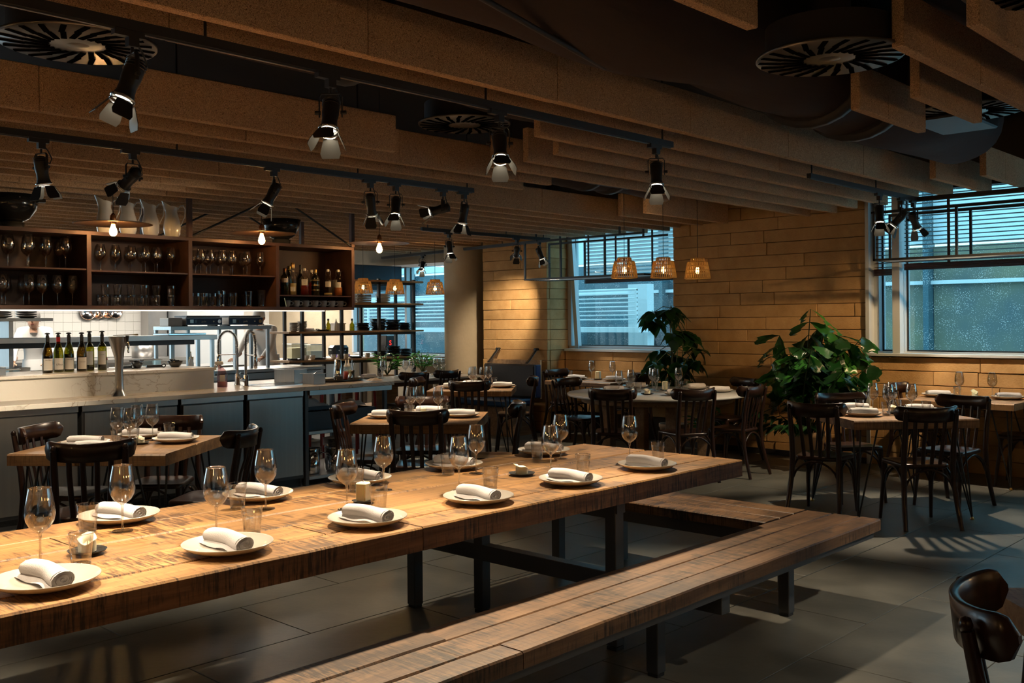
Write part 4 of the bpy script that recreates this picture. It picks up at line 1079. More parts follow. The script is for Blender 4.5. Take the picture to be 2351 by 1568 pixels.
SP = {}
def spot_meshes():
    b = MB().lathe([(0, .075), (.028, .070), (.042, .05), (.046, .02), (.046, -.02), (.041, -.055), (.042, -.09), (.049, -.115), (.051, -.13), (.046, -.13)], 20, cap=False)
    SP['head'] = b.mesh('head'); SP['head'].materials.append(M['black'])
    fins = MB()
    for z in (.03, .045, .058): fins.lathe([(.046, z), (.050, z + .002), (.046, z + .005)], 20, cap=False)
    SP['cooling_ring'] = fins.mesh('cooling_ring'); SP['cooling_ring'].materials.append(M['black'])
    SP['front_ring'] = MB().lathe([(.052, -.118), (.057, -.120), (.057, -.128), (.052, -.130)], 24, cap=False).lathe([(.052, -.140), (.056, -.141), (.056, -.146), (.052, -.147)], 24, cap=False).mesh('front_ring'); SP['front_ring'].materials.append(M['chrome'])
    SP['lens'] = MB().lathe([(0, -.112), (.045, -.112)], 20, cap=False).mesh('lens'); SP['lens'].materials.append(M['lens'])
    def door(k, off, mat, nm):
        a = k * pi / 2; big = k % 2 == 0
        w0, w1, h = (.038, .056, .105) if big else (.036, .048, .095)
        tilt = radians(26)
        mb = MB(); pts = [(-w0, 0), (w0, 0), (w1, h * .75), (w1 * .82, h), (-w1 * .82, h), (-w1, h * .75)]
        m = Matrix.Rotation(a, 3, 'Z') @ Matrix(((1, 0, 0), (0, sin(tilt), cos(tilt)), (0, -cos(tilt), sin(tilt))))
        mb.prism(pts, off - .0008, off + .0008, m=m, c=Matrix.Rotation(a, 3, 'Z') @ Vector((0, .054, -.146)))
        SP[nm] = mb.mesh('barn_door' if 'door' in nm else 'inner_sheet'); SP[nm].materials.append(mat)
    for k in range(4): door(k, .0, M['black'], 'door%d' % k); door(k, -.0019, M['barn'], 'sheet%d' % k)
    y = MB().tube([(-.062, 0, -.035), (-.062, 0, .075), (-.05, 0, .092), (.05, 0, .092), (.062, 0, .075), (.062, 0, -.035)], .007, 6, flat=(1.6, .5))
    SP['yoke'] = y.mesh('yoke'); SP['yoke'].materials.append(M['black'])
    SP['knob'] = MB().cyl((-.085, 0, -.01), (-.055, 0, -.01), .011, n=10).cyl((.055, 0, -.01), (.085, 0, -.01), .011, n=10).mesh('knob'); SP['knob'].materials.append(M['black'])
    SP['adapter'] = MB().box((0, 0, -.012), (.11, .03, .024)).box((.015, 0, -.04), (.038, .032, .035)).cyl((.015, 0, -.055), (.015, 0, -.085), .006).mesh('adapter'); SP['adapter'].materials.append(M['black'])
    SP['cable'] = MB().tube([(.02, .0, -.03), (.06, .02, -.06), (.085, .03, -.10), (.07, .02, -.13), (.02, .01, -.12)], .004, 6).mesh('cable'); SP['cable'].materials.append(M['black'])
spot_meshes()
def spot(x, y, target, label, power=120.0, cone=62, blend=.5, color=(1.0, .80, .55), rail_rz=0.0, s=1.0, radius=.03):
    t = thing('track_spotlight', label, 'spotlight', (x, y, TRZ), 0, 'black barn door spotlights')
    mk('adapter', SP['adapter'], None, t, (0, 0, 0), (0, 0, rail_rz))
    piv = Vector((.015 * cos(rail_rz), .015 * sin(rail_rz), -.154))
    d = (Vector(target) - (Vector((x, y, TRZ)) + piv)).normalized()
    rz = atan2(d.y, d.x) - pi / 2 if hypot(d.x, d.y) > .02 else 0.0
    for nm in ('yoke', 'knob'): mk(nm, SP[nm], None, t, piv, (0, 0, rz)).scale = (.78, .78, .78)
    mk('cable', SP['cable'], None, t, (0, 0, 0), (0, 0, rail_rz))
    ax = Vector((cos(rz), sin(rz), 0)); z = -d; yv = z.cross(ax)
    m = Matrix(((ax.x, yv.x, z.x), (ax.y, yv.y, z.y), (ax.z, yv.z, z.z)))
    h = mk('head', SP['head'], None, t, piv, m.to_euler())
    h.scale = (.78, .78, .78)
    for nm in ('cooling_ring', 'front_ring', 'lens'): mk(nm, SP[nm], None, h)
    for k in range(4):
        mk('barn_door', SP['door%d' % k], None, h); mk('inner_sheet', SP['sheet%d' % k], None, h)
    l = bpy.data.lights.new('spot_light', 'SPOT'); l.energy = power * 1.1; l.spot_size = radians(cone); l.spot_blend = blend; l.color = color; l.shadow_soft_size = radius
    o = bpy.data.objects.new('spot_light', l); col.objects.link(o); o.parent = h; o.location = (0, 0, -.255)
    return t
WA = (1.0, .78, .50)
spot(1.60, T1Y, (1.0, 3.45, .77), 'black spotlight over the open end of the long table, first on its rail', 150, 75)
spot(2.46, T1Y, (1.92, 2.9, .77), 'black spotlight over the long table, second on its rail', 150, 75)
spot(3.48, T1Y, (2.95, 2.75, .77), 'black spotlight over the long table, third on its rail', 150, 75)
spot(4.82, T1Y, (4.35, 3.0, .45), 'black spotlight over the long table, last on its rail', 95, 80)
spot(.75, T1Y, (1.0, 2.95, .77), 'added unseen spotlight over the long table, out at the rail start', 70, 75)  # out of view, added for more light from the table
spot(2.17, T2Y, (2.45, 5.75, .75), 'black spotlight pointing straight down by the big black bowl', 60, 60)
spot(2.70, T2Y, (2.25, 7.75, 1.0), 'black spotlight turned sideways to the bar, near the pitchers', 190, 60, .8)
spot(3.68, T2Y, (2.95, 6.1, .75), 'black spotlight tilted to the plank table by the steel doors', 90, 55)
spot(4.50, T2Y, (5.1, 6.15, .75), 'black spotlight crossing its neighbour, tilted to the open bar end', 80, 55)
spot(4.74, T2Y, (4.1, 5.1, .4), 'black spotlight crossing its neighbour, tilted to the steel doors', 70, 55)
spot(5.22, T2Y, (3.6, 7.7, 1.75), 'black spotlight lying almost level, aimed at the bar shelves', 40, 50)
spot(5.45, T2Y, (5.35, 5.95, .75), 'black spotlight pointing down at the end of the bar rail', 80, 55)
spot(7.82, T3Y, (7.65, 7.95, .75), 'black spotlight over the table before the banquette', 130, 55)
spot(8.98, T3Y, (9.9, 9.42, 1.55), 'black spotlight washing the stone pier with light', 130, 52, 1.0, WA)
spot(9.40, T3Y, (9.7, 7.8, .75), 'black spotlight beside the hanging frame, over the window table', 70, 55)
RZ4 = atan2(12.6 - 8.0, 10.25 - 9.62)
spot(10.08, 11.4, (9.0, 10.6, .75), 'black spotlight on the crosswise rail, aimed at the marble table', 80, 60, rail_rz=RZ4)
spot(9.98, 10.72, (10.2, 9.9, 1.9), 'black spotlight on the crosswise rail, aimed at the column', 30, 60, rail_rz=RZ4)
spot(8.05, T5Y, (7.62, 3.15, .75), 'black spotlight with glowing front over the table near the palm', 140, 58)
spot(8.52, T5Y, (8.2, 5.2, .3), 'black spotlight before the window post, turned to the round table', 110, 60, .6, WA)
spot(8.78, T5Y, (9.55, 3.1, .75), 'black spotlight by the bend of the window rail, aimed at the wall table', 90, 58)
spot(8.86, 1.9, (9.9, 5.0, .9), 'black spotlight washing the stone wall behind the palm', 200, 46, .9, (1.0, .66, .32), rail_rz=pi / 2)
spot(4.6, .35, (4.9, 1.55, 0), 'added unseen spotlight over the open floor, aimed at the tiles', 120, 46, .7, (1, .84, .62))  # unseen lamp added to brighten the floor and the ceiling above
spot(3.2, .35, (3.1, 1.8, .45), 'added unseen spotlight over the open floor, aimed at the bench', 30, 50, .7, (1, .84, .62))  # second unseen lamp, added for more light on the bench

# ================================================================== pendant lamps
def make_disc():
    t = thing('disc_pendant', 'flat bronze disc pendant', 'pendant lamp')
    mk('disc', MB().lathe([(.022, .055), (.12, .052), (.30, .034), (.305, .030), (.30, .029), (.12, .047), (.022, .050)], 48, cap=False), M['disc'], t)
    mk('socket', MB().lathe([(.0, .125), (.008, .12), (.022, .10), (.026, .07), (.026, .03), (.0, .03)], 20, cap=False), M['copper'], t)
    mk('cord', MB().cyl((0, 0, .12), (0, 0, 1.24), .003, n=6), M['cord'], t)
    mk('bulb', MB().lathe([(.013, .03), (.016, .015), (.027, -.012), (.031, -.034), (.026, -.054), (.012, -.066), (0, -.068)], 18, cap=False), M['bulb'], t)
    l = bpy.data.lights.new('bulb_light', 'POINT'); l.energy = 60; l.color = (1.0, .56, .22); l.shadow_soft_size = .034
    o = bpy.data.objects.new('bulb_light', l); col.objects.link(o); o.parent = t; o.location = (0, 0, -.03)
    return t
DP = Proto(make_disc)
DP.put((3.56, 7.80, 2.285), 0, 'glowing flat disc pendant before the white pitchers', 'disc pendants over the bar')
DP.put((4.94, 7.80, 2.29), 0, 'glowing flat disc pendant before the handleless black bowl', 'disc pendants over the bar')
DP.put((6.28, 7.765, 2.27), 0, 'glowing flat disc pendant past the end of the bar shelves', 'disc pendants over the bar')

def make_fill_bulb():  # unseen lamps added behind and beside the view to brighten the ceiling
    t = thing('fill_bulb_pendant', 'bare bulb pendant', 'pendant lamp')
    mk('cord', MB().cyl((0, 0, .12), (0, 0, 1.76), .003, n=6), M['cord'], t)
    mk('socket', MB().lathe([(.0, .125), (.012, .12), (.020, .10), (.022, .05), (.0, .05)], 16, cap=False), M['brass'], t)
    mk('bulb', MB().lathe([(.014, .05), (.030, .02), (.048, -.02), (.050, -.045), (.035, -.08), (0, -.095)], 20, cap=False), M['bulb'], t)
    l = bpy.data.lights.new('bulb_light', 'POINT'); l.energy = 95; l.color = (1.0, .64, .36); l.shadow_soft_size = .05
    o = bpy.data.objects.new('bulb_light', l); col.objects.link(o); o.parent = t; o.location = (0, 0, -.03)
    return t
BP = Proto(make_fill_bulb)
for x, y, lab in ((-.8, 1.3, 'behind the long table start'), (.9, -.9, 'over the open floor near the long bench'), (3.0, -1.3, 'over the open floor by the corner table'), (5.5, -1.2, 'over the open floor before the wide window'), (7.8, -.7, 'in the corner by the wide window'), (-1.0, 3.7, 'at the inner end of the room'), (-.6, 5.7, 'at the inner end of the bar')):
    BP.put((x, y, 1.75), 0, 'added unseen fill bulb pendant ' + lab, 'added fill bulb pendants')

def make_cane():
    t = thing('cane_pendant', 'woven cane pendant lamp', 'pendant lamp')
    mb = MB(); r = random.Random(8); n = 36
    for i in range(n):
        a = 2 * pi * i / n; j = r.uniform(-.003, .003)
        mb.tube([((.128 + j) * cos(a), (.128 + j) * sin(a), 0), ((.112 + j) * cos(a + .02), (.112 + j) * sin(a + .02), .10), ((.098 + j) * cos(a + .01), (.098 + j) * sin(a + .01), .165)], .0050, 5)
    o = mk('cane_shade', mb, M['cane'], t); o['kind'] = 'stuff'
    mb = MB()
    for z, rr in ((.0, .128), (.05, .1215), (.085, .116), (.125, .108), (.165, .099)):
        mb.tube([(rr * cos(2 * pi * k / 28), rr * sin(2 * pi * k / 28), z) for k in range(28)], .0042, 5, closed=True)
    mk('weave_ring', mb, M['cane'], t)
    mb = MB(); 
    for i in range(26):
        a = 2 * pi * i / 26; mb.tube([(.072 * cos(a), .072 * sin(a), .165), (.066 * cos(a), .066 * sin(a), .20)], .0052, 5)
    mb.tube([(.066 * cos(2 * pi * k / 24), .066 * sin(2 * pi * k / 24), .20) for k in range(24)], .005, 5, closed=True)
    mb.lathe([(.070, .166), (.10, .163)], 28, cap=False)
    mk('collar', mb, M['cane'], t)
    mk('cord', MB().cyl((0, 0, .10), (0, 0, 1.62), .003, n=6), M['cord'], t)
    mk('bulb', MB().lathe([(.010, .11), (.014, .10), (.021, .075), (.019, .055), (0, .045)], 14, cap=False), M['filament'], t)
    l = bpy.data.lights.new('bulb_light', 'POINT'); l.energy = 30; l.color = (1.0, .62, .28); l.shadow_soft_size = .02
    o = bpy.data.objects.new('bulb_light', l); col.objects.link(o); o.parent = t; o.location = (0, 0, .07)
    return t
CP = Proto(make_cane)
for (x, y, z, lab) in ((7.98, 5.97, 1.93, 'glowing cane pendant over the round table, before the pale blind'), (8.26, 5.69, 1.93, 'glowing cane pendant over the round table, middle of the three'), (8.50, 5.44, 1.92, 'glowing cane pendant over the round table, before the bare stone'),
                       (8.38, 10.72, 1.905, 'glowing cane pendant half hidden by the bar shelves'), (8.76, 10.50, 1.895, 'glowing cane pendant over the marble table, before the rack'), (9.20, 10.16, 1.89, 'glowing cane pendant over the marble table, beside the column')):
    CP.put((x, y, z), x * 3, lab, 'cane pendants')

# ================================================================== the bar
t = tag(mk('bar_worktop', MB().b2(1.4, 6.25, 7.51, 8.76, .882, .92, .003), M['marble']), 'pale marble bar worktop with a thin polished edge', 'worktop')
t = thing('bar_ledge', 'raised marble ledge along the back of the bar worktop', 'ledge', (0, 0, 0))
mk('upstand', MB().b2(1.4, 4.555, 7.99, 8.02, .9205, 1.085), M['marble'], t)
mk('ledge_top', MB().b2(1.4, 4.57, 7.965, 8.72, 1.085, 1.11, .003), M['marble'], t)
mk('end_panel', MB().b2(4.53, 4.555, 8.02, 8.70, .9205, 1.085), M['steel'], t)
mk('ledge_core', MB().b2(1.4, 4.53, 8.02, 8.68, .9205, 1.085), M['steel'], t)
cabs = ((1.45, 2.55, 'left of the tall chair back'), (2.57, 3.17, 'behind the corner chair'), (3.20, 3.985, 'behind the plank table'), (4.015, 4.60, 'below the sink'), (4.635, 5.215, 'beside the open shelves'))
for i, (x0, x1, lab) in enumerate(cabs):
    u = thing('bar_cabinet', 'brushed steel bar cabinet ' + lab, 'cabinet', ((x0 + x1) / 2, 7.9, 0), group='steel bar cabinets')
    cx = (x0 + x1) / 2
    mk('body', MB().b2(x0 - cx, x1 - cx, -.32, .80, .08, .88), M['steelframe'], u)
    mk('door', MB().b2(x0 + .012 - cx, x1 - .012 - cx, -.345, -.321, .11, .825, .003), M['steelcab'], u)
    mk('top_rail', MB().b2(x0 - cx, x1 - cx, -.335, -.321, .835, .878), M['steel'], u)
    mk('plinth', MB().b2(x0 - cx, x1 - cx, -.28, .6, .0, .08), M['black'], u)
u = thing('open_bar_shelf', 'open steel shelf unit at the end of the bar', 'shelf unit', (5.74, 8.0, 0))
for x in (-.49, .44):
    for y in (-.42, .45): mk('post', MB().box((x, y, .44), (.035, .035, .88)), M['steelframe'], u)
for z in (.085, .50): mk('shelf', MB().b2(-.47, .42, -.44, .45, z - .03, z, .002), M['steel'], u)
mk('top_rail', MB().b2(-.47, .50, -.46, -.43, .835, .878), M['steel'], u)
cr = thing('cutlery_crate', 'dark blue crate of cutlery on the open bar shelf', 'crate', (5.72, 7.86, .5005))
for (a, b, c, d) in ((-.40, .40, -.22, -.20), (-.40, .40, .20, .22), (-.40, -.38, -.2, .2), (.38, .40, -.2, .2)): mk('side', MB().b2(a, b, c, d, 0, .17), M['navyhood'], cr)
mk('base', MB().b2(-.38, .38, -.2, .2, 0, .012), M['navyhood'], cr)
for i in range(14):
    a = random.uniform(-.3, .3); mk('cutlery', MB().tube([(-.30 + .02 * i, -.12, .14), (-.26 + .02 * i + a * .05, .08, .178)], .0045, 5, flat=(2, .6)), M['chrome'], cr)
cl = MB(); r = random.Random(5); n = 14; vs = []
def cloth_pile(label, x, y, z, sx, sy, h, seed, mat):
    r = random.Random(seed); n = 16; vs = []; mb = MB()
    ph = [r.uniform(0, 6) for _ in range(4)]
    for i in range(n + 1):
        for j in range(n + 1):
            u, v = i / n * 2 - 1, j / n * 2 - 1; d = max(abs(u), abs(v))
            hh = h * max(0, 1 - d ** 3) * (.75 + .25 * sin(u * 5 + ph[0]) * cos(v * 6 + ph[1])) + .006
            vs.append((u * sx / 2 * (1 + .08 * sin(v * 7 + ph[2])), v * sy / 2 * (1 + .08 * sin(u * 6 + ph[3])), hh))
    mb.add(vs, [(i * (n + 1) + j, (i + 1) * (n + 1) + j, (i + 1) * (n + 1) + j + 1, i * (n + 1) + j + 1) for i in range(n) for j in range(n)], True)
    return tag(mk('folded_cloth', mb, mat, None, (x, y, z)), label, 'cloth')
sb = thing('slatted_tray', 'dark tray set over the cutlery crate', 'tray', (5.55, 7.98, .672))
mk('bottom', MB().box((0, 0, .006), (.48, .42, .012)), M['navyhood'], sb)
for s in (-1, 1): mk('rim', MB().box((0, s * .205, .02), (.48, .012, .03)), M['navyhood'], sb)
cloth_pile('crumpled white napkins heaped on the dark tray under the bar', 5.50, 7.98, .685, .38, .34, .10, 3, M['napkin'])
cloth_pile('grey cloth lying on the crate under the bar end', 6.02, 7.96, .672, .24, .28, .07, 6, M['napkin'])
def pot(x, y, z, r, h, label):
    p = thing('steel_pot', label, 'pot', (x, y, z))
    mk('body', MB().lathe([(0, 0), (r * .93, 0), (r, .02), (r, h), (r * .95, h), (r * .93, .03), (0, .02)], 28, cap=False), M['chrome'], p)
    mk('rim', MB().lathe([(r - .003, h), (r + .008, h + .003), (r, h + .010)], 28, cap=False), M['chrome'], p)
    for s in (-1, 1): mk('handle', MB().tube([(s * r, -.03, h * .8), (s * (r + .03), -.02, h * .82), (s * (r + .03), .02, h * .82), (s * r, .03, h * .8)], .005, 6), M['chrome'], p)
    return p
pot(5.40, 7.72, .0855, .085, .23, 'tall steel wine bucket low in the open bar shelf')
pot(5.68, 7.72, .0855, .10, .22, 'wide steel bucket under the stack of steel plates')
for i in range(7):
    tag(mk('steel_dish', MB().lathe([(0, 0), (.07, 0), (.115, .014), (.118, .016), (.07, .006), (0, .006)], 28, cap=False), M['chrome'], None, (5.68, 7.72, .3175 + i * .011)), 'steel dish, %s up in the stack under the bar' % ORD[i], 'dish', 'steel dishes under the bar')

# bottles on the ledge
def wine_bottle(name_label, x, y, z, kind, glassm, fill, cap, lab_rz, caps=None, text=None, tall=0.0):
    b = thing('wine_bottle', name_label, 'bottle', (x, y, z), lab_rz)
    if kind == 'burg':
        prof = [(0, 0), (.036, 0), (.0405, .006), (.0405, .135), (.038, .165), (.029, .205), (.019, .235), (.0148, .255), (.0142, .290)]
    else:
        prof = [(0, 0), (.034, 0), (.0375, .006), (.0375, .185), (.036, .200), (.026, .222), (.0155, .236), (.0142, .262), (.0142, .300)]
    mk('glass_body', MB().lathe(prof, 28, cap=False), glassm, b)
    wp = [(0, .004)] + [(max(0, r - .003), max(zz, .005)) for r, zz in prof[1:] if zz < fill] + [(max(0, [r for r, zz in prof if zz <= fill][-1] - .003), fill), (0, fill)]
    mk('wine', MB().lathe(wp, 24, cap=False), M['wine'], b)
    top = prof[-1][1]
    mk('capsule', MB().lathe([(.0152, top - .055), (.0155, top - .006), (.0165, top - .004), (.0165, top + .001)], 20, cap=False), cap, b)
    mk('stopper', MB().lathe([(.0, top), (.013, top), (.015, top + .012), (.010, top + .020), (.010, top + .024), (.021, top + .027), (.021, top + .034), (.010, top + .039), (0, top + .040)], 16, cap=False), M['black'], b)
    r = prof[2][0] + .0006; lo, hi = (.022, .118) if kind == 'burg' else (.05, .165)
    mb = MB(); n = 14; vs = []
    for i in range(n + 1):
        a = -pi / 2 - .95 + 1.9 * i / n
        vs += [(r * cos(a), r * sin(a), lo), (r * cos(a), r * sin(a), hi)]
    mb.add(vs, [(2 * i, 2 * i + 2, 2 * i + 3, 2 * i + 1) for i in range(n)], True)
    lb = mk('label', mb, M['label'], b)
    if text:
        text_part('label_print', text[0], text[1], M['ink'], lb, (0, -r - .0012, lo + (hi - lo) * text[2]), .0001, text[3] if len(text) > 3 else 0)
    return b
lz = 1.1105; face = radians(-47 + 47)
def rzc(x, y): return atan2(-y, -x) + pi / 2
wb = [(3.215, 8.26, 'burg', M['bottleb'], .14, M['foot_ring'], ('PACINA', .013, .82), 'olive wine bottle with white label, first in the row on the marble ledge'),
      (3.325, 8.32, 'burg', M['bottleg'], .11, M['red'], ('Ultra', .024, .38, .3), 'olive wine bottle with a red neck capsule on the marble ledge'),
      (3.415, 8.33, 'burg', M['bottleg'], .15, M['foot_ring'], ('PACINA', .013, .82), 'olive wine bottle with white label beside the red-necked one'),
      (3.505, 8.29, 'burg', M['bottleb'], .125, M['foot_ring'], ('Negroamaro', .009, .6), 'olive wine bottle with small script label, fourth on the marble ledge'),
      (3.605, 8.37, 'bord', M['bottleg'], .045, M['foot_ring'], None, 'square-shouldered olive wine bottle with two labels on the ledge'),
      (3.705, 8.35, 'bord', M['bottleg'], .05, M['foot_ring'], ('CHIANTI', .010, .7), 'square-shouldered olive wine bottle with cream label, nearest the tap')]
for x, y, k, gm, fl, cp, tx, lab in wb: wine_bottle(lab, x, y, lz, k, gm, fl, cp, rzc(x, y) + (.15 if k == 'burg' else -.1), text=tx)

t = thing('beer_tap', 'satin steel beer tap tower on the bar worktop', 'tap', (3.60, 7.80, .9205), rzc(3.6, 7.8))
mk('column', MB().tube([(0, 0, 0), (0, 0, .012), (0, 0, .04), (0, 0, .10), (0, 0, .20), (0, 0, .30), (-.004, 0, .36), (-.008, 0, .42), (-.010, 0, .465), (-.010, 0, .485)], [.062, .056, .036, .031, .030, .034, .045, .060, .072, .074], 24, flat=(.62, 1.0)), M['satin'], t)
mk('spout', MB().tube([(.055, -.02, .43), (.068, -.05, .43), (.070, -.06, .40), (.070, -.062, .35)], [.012, .012, .010, .007], 10), M['chrome'], t)
mk('tap_handle', MB().tube([(.062, -.03, .44), (.064, -.034, .49)], [.010, .014], 10), M['black'], t)

def faucet(x, y, label, dirn, span, rz):
    f = thing('spring_faucet', label, 'faucet', (x, y, .9205), rz)
    mk('base', MB().lathe([(0, 0), (.030, 0), (.030, .008), (.024, .012), (.024, .10), (.018, .105), (.018, .11)], 18, cap=False), M['chrome'], f)
    mk('pipe', MB().cyl((0, 0, .10), (0, 0, .30), .013), M['chrome'], f)
    path = [(0, 0, .30)]
    for i in range(25):
        a = pi * i / 24; path.append((span / 2 - span / 2 * cos(a), 0, .38 + .13 * sin(a)))
    path.append((span, 0, .30))
    mk('hose', MB().tube(path, .008, 8), M['black'], f)
    mb = MB(); pv = [Vector(p) for p in path]; pts = []; seg = []
    tot = sum((b - a).length for a, b in zip(pv, pv[1:])); turns = 46; k = 0; acc = 0
    for s in range(turns * 7 + 1):
        q = s / (turns * 7) * tot; i = 0; a2 = 0
        while i < len(pv) - 2 and a2 + (pv[i + 1] - pv[i]).length < q: a2 += (pv[i + 1] - pv[i]).length; i += 1
        dd = (pv[i + 1] - pv[i]); L = max(dd.length, 1e-6); p = pv[i] + dd * ((q - a2) / L); tn = dd / L; nn = Vector((0, 1, 0)); bb = tn.cross(nn)
        an = 2 * pi * s / 7; pts.append(p + (nn * cos(an) + bb * sin(an)) * .0145)
    mb.tube(pts, .0022, 5); mk('spring', mb, M['chrome'], f)
    mk('spray_head', MB().lathe([(0, .165), (.015, .17), (.018, .20), (.017, .27), (.012, .30), (.0, .30)], 16, (span, 0, 0), cap=False), M['chrome'], f)
    mk('holder_arm', MB().cyl((0, 0, .29), (span, 0, .29), .005), M['chrome'], f)
    mk('lever', MB().cyl((0, -.02, .06), (0, -.055, .065), .018).cyl((0, -.05, .07), (-.04, -.075, .12), .006), M['chrome'], f)
    return f
faucet(4.93, 8.22, 'tall chrome spring faucet with its arc over the ledge end', 1, .17, rzc(4.9, 8.2) + pi + .1)
faucet(4.88, 7.99, 'tall chrome spring faucet with hanging spray head by the sink', 1, .15, rzc(4.9, 8.0) - .95)
t = thing('sink', 'steel sink let into the bar worktop', 'sink', (5.20, 8.0, .9203))
mk('rim', MB().b2(-.27, .27, -.19, -.175, 0, .003).b2(-.27, .27, .175, .19, 0, .003).b2(-.27, -.255, -.175, .175, 0, .003).b2(.255, .27, -.175, .175, 0, .003), M['chrome'], t)
mk('basin_shade', MB().b2(-.255, .255, -.175, .175, .0, .0012), M['foot_ring'], t)  # flat dark sheet drawing the shade inside the sink
t = thing('spray_bottle', 'clear trigger spray bottle with pink cleaner beside the ledge', 'spray bottle', (4.68, 8.06, .9205), rzc(4.68, 8.06))
mk('bottle', MB().tube([(0, 0, .0), (0, 0, .01), (0, 0, .11), (-.005, 0, .15), (-.02, 0, .19), (-.022, 0, .20)], [.044, .046, .046, .036, .015, .014], 16, flat=(.6, 1)), M['pinkfluid'], t)
mk('fluid', MB().tube([(0, 0, .004), (0, 0, .012), (0, 0, .055)], [.040, .042, .042], 16, flat=(.58, 1)), pbr('pink_cleaning_fluid', (.62, .36, .38), .3), t)
mk('label', MB().box((0, -.0285, .085), (.045, .001, .06)), M['label'], t)
mk('trigger_head', MB().box((-.028, 0, .222), (.075, .024, .030), ch=.006).box((-.062, 0, .195), (.010, .014, .05), m=Matrix.Rotation(.5, 3, 'Y')), M['whiteplastic'], t)
def gn_pan(x, y, z, rz, sx, sy, h, label):
    p = thing('steel_container', label, 'container', (x, y, z), rz)
    mb = MB(); mb.b2(-sx / 2, sx / 2, -sy / 2, -sy / 2 + .003, 0, h).b2(-sx / 2, sx / 2, sy / 2 - .003, sy / 2, 0, h).b2(-sx / 2, -sx / 2 + .003, -sy / 2, sy / 2, 0, h).b2(sx / 2 - .003, sx / 2, -sy / 2, sy / 2, 0, h).b2(-sx / 2, sx / 2, -sy / 2, sy / 2, 0, .003)
    mk('walls', mb, M['steel'], p)
    mk('flange', MB().b2(-sx / 2 - .018, sx / 2 + .018, -sy / 2 - .018, -sy / 2, h - .003, h).b2(-sx / 2 - .018, sx / 2 + .018, sy / 2, sy / 2 + .018, h - .003, h).b2(-sx / 2 - .018, -sx / 2, -sy / 2, sy / 2, h - .003, h).b2(sx / 2, sx / 2 + .018, -sy / 2, sy / 2, h - .003, h), M['steel'], p)
    return p
gn_pan(5.50, 7.80, .9205, .15, .15, .15, .10, 'small square steel container on the bar worktop')
gn_pan(5.52, 8.22, .9205, .1, .16, .30, .13, 'deep steel container behind the small one on the bar')
tag(mk('steel_spoon', MB().tube([(5.46, 7.78, 1.0), (5.56, 7.83, 1.035), (5.63, 7.86, 1.04)], [.014, .005, .004], 8, flat=(1, .4)), M['chrome']), 'steel spoon lying across the small steel container', 'spoon')
t = thing('bar_tray', 'dark oval bar tray on the worktop end', 'tray', (5.92, 7.93, .9205), .1)
mk('base', MB().lathe([(0, .004), (.155, .004), (.185, .020), (.190, .022), (.165, .002), (.15, 0), (0, 0)], 36, cap=False), M['foot_ring'], t); t.scale = (1.45, .8, 1)
mt = .9255
t = thing('cocktail_shaker', 'tall polished cocktail shaker on the dark bar tray', 'shaker', (5.93, 8.0, mt))
mk('tin', MB().lathe([(0, 0), (.034, 0), (.044, .01), (.047, .05), (.042, .10), (.032, .205), (.030, .208), (0, .208)], 28, cap=False), M['chrome'], t)
mk('seam', MB().lathe([(.0455, .066), (.0475, .068), (.0455, .071)], 28, cap=False), M['chrome'], t)
t = thing('jigger', 'small rounded steel jigger on the dark bar tray', 'jigger', (6.03, 7.93, mt)); mk('cup', MB().lathe([(0, 0), (.02, 0), (.026, .02), (.022, .05), (.010, .066), (0, .066)], 20, cap=False), M['chrome'], t)
def squeeze(x, y, z, mat, label, fill=.10, h=.16, body=None):
    s = thing('squeeze_bottle', label, 'bottle', (x, y, z))
    mk('body', MB().lathe([(0, 0), (.026, 0), (.028, .006), (.028, h * .72), (.024, h * .8), (.018, h * .83)], 20, cap=False), body or M['plastic'], s)
    if mat: mk('sauce', MB().lathe([(0, .003), (.025, .004), (.0265, .010), (.0265, fill), (0, fill)], 20, cap=False), mat, s)
    mk('cap', MB().lathe([(.022, h * .80), (.022, h * .90), (.010, h * .95), (.004, h * 1.25), (0, h * 1.26)], 16, cap=False), body or M['whiteplastic'], s)
    return s
squeeze(6.05, 8.03, mt, M['redsauce'], 'squeeze bottle of red sauce at the bar end', .085)
squeeze(6.12, 8.08, mt, M['yellowsauce'], 'squeeze bottle of pale yellow sauce at the bar end', .095)
t = thing('tool_cup', 'dark cup of bar tools at the bar end', 'cup', (6.19, 8.13, .9205)); mk('cup', MB().lathe([(0, 0), (.035, 0), (.038, .09), (.035, .09), (.033, .004), (0, .004)], 20, cap=False), M['foot_ring'], t)
mk('bar_spoon', MB().tube([(0, 0, .02), (.04, .03, .20)], .004, 6), M['chrome'], t); mk('tongs', MB().tube([(0, 0, .02), (.02, -.03, .17)], .005, 6), M['chrome'], t)
cloth_pile('folded grey bar cloth beside the tray', 6.12, 7.66, .9203, .14, .12, .03, 9, M['napkin'])
def tool_heap(x, y, z, label, r=.055):
    b = thing('tool_bowl', label, 'bowl', (x, y, z))
    mk('bowl', MB().lathe([(0, 0), (r * .5, 0), (r * .85, .03), (r, .055), (r * .96, .055), (r * .8, .032), (0, .006)], 24, cap=False), M['foot_ring'], b)
    rr = random.Random(int(x * 100))
    for i in range(7): mk('bar_tool', MB().box((rr.uniform(-.6, .6) * r, rr.uniform(-.6, .6) * r, .058 + rr.uniform(0, .012)), (.05, .018, .014), rz=rr.uniform(0, 3), ch=.004), M['black'], b)
tool_heap(4.05, 8.42, 1.1105, 'small dark bowl heaped with bar tools on the ledge')
tool_heap(4.38, 8.36, 1.1105, 'dark bowl of black clips at the ledge end', .07)
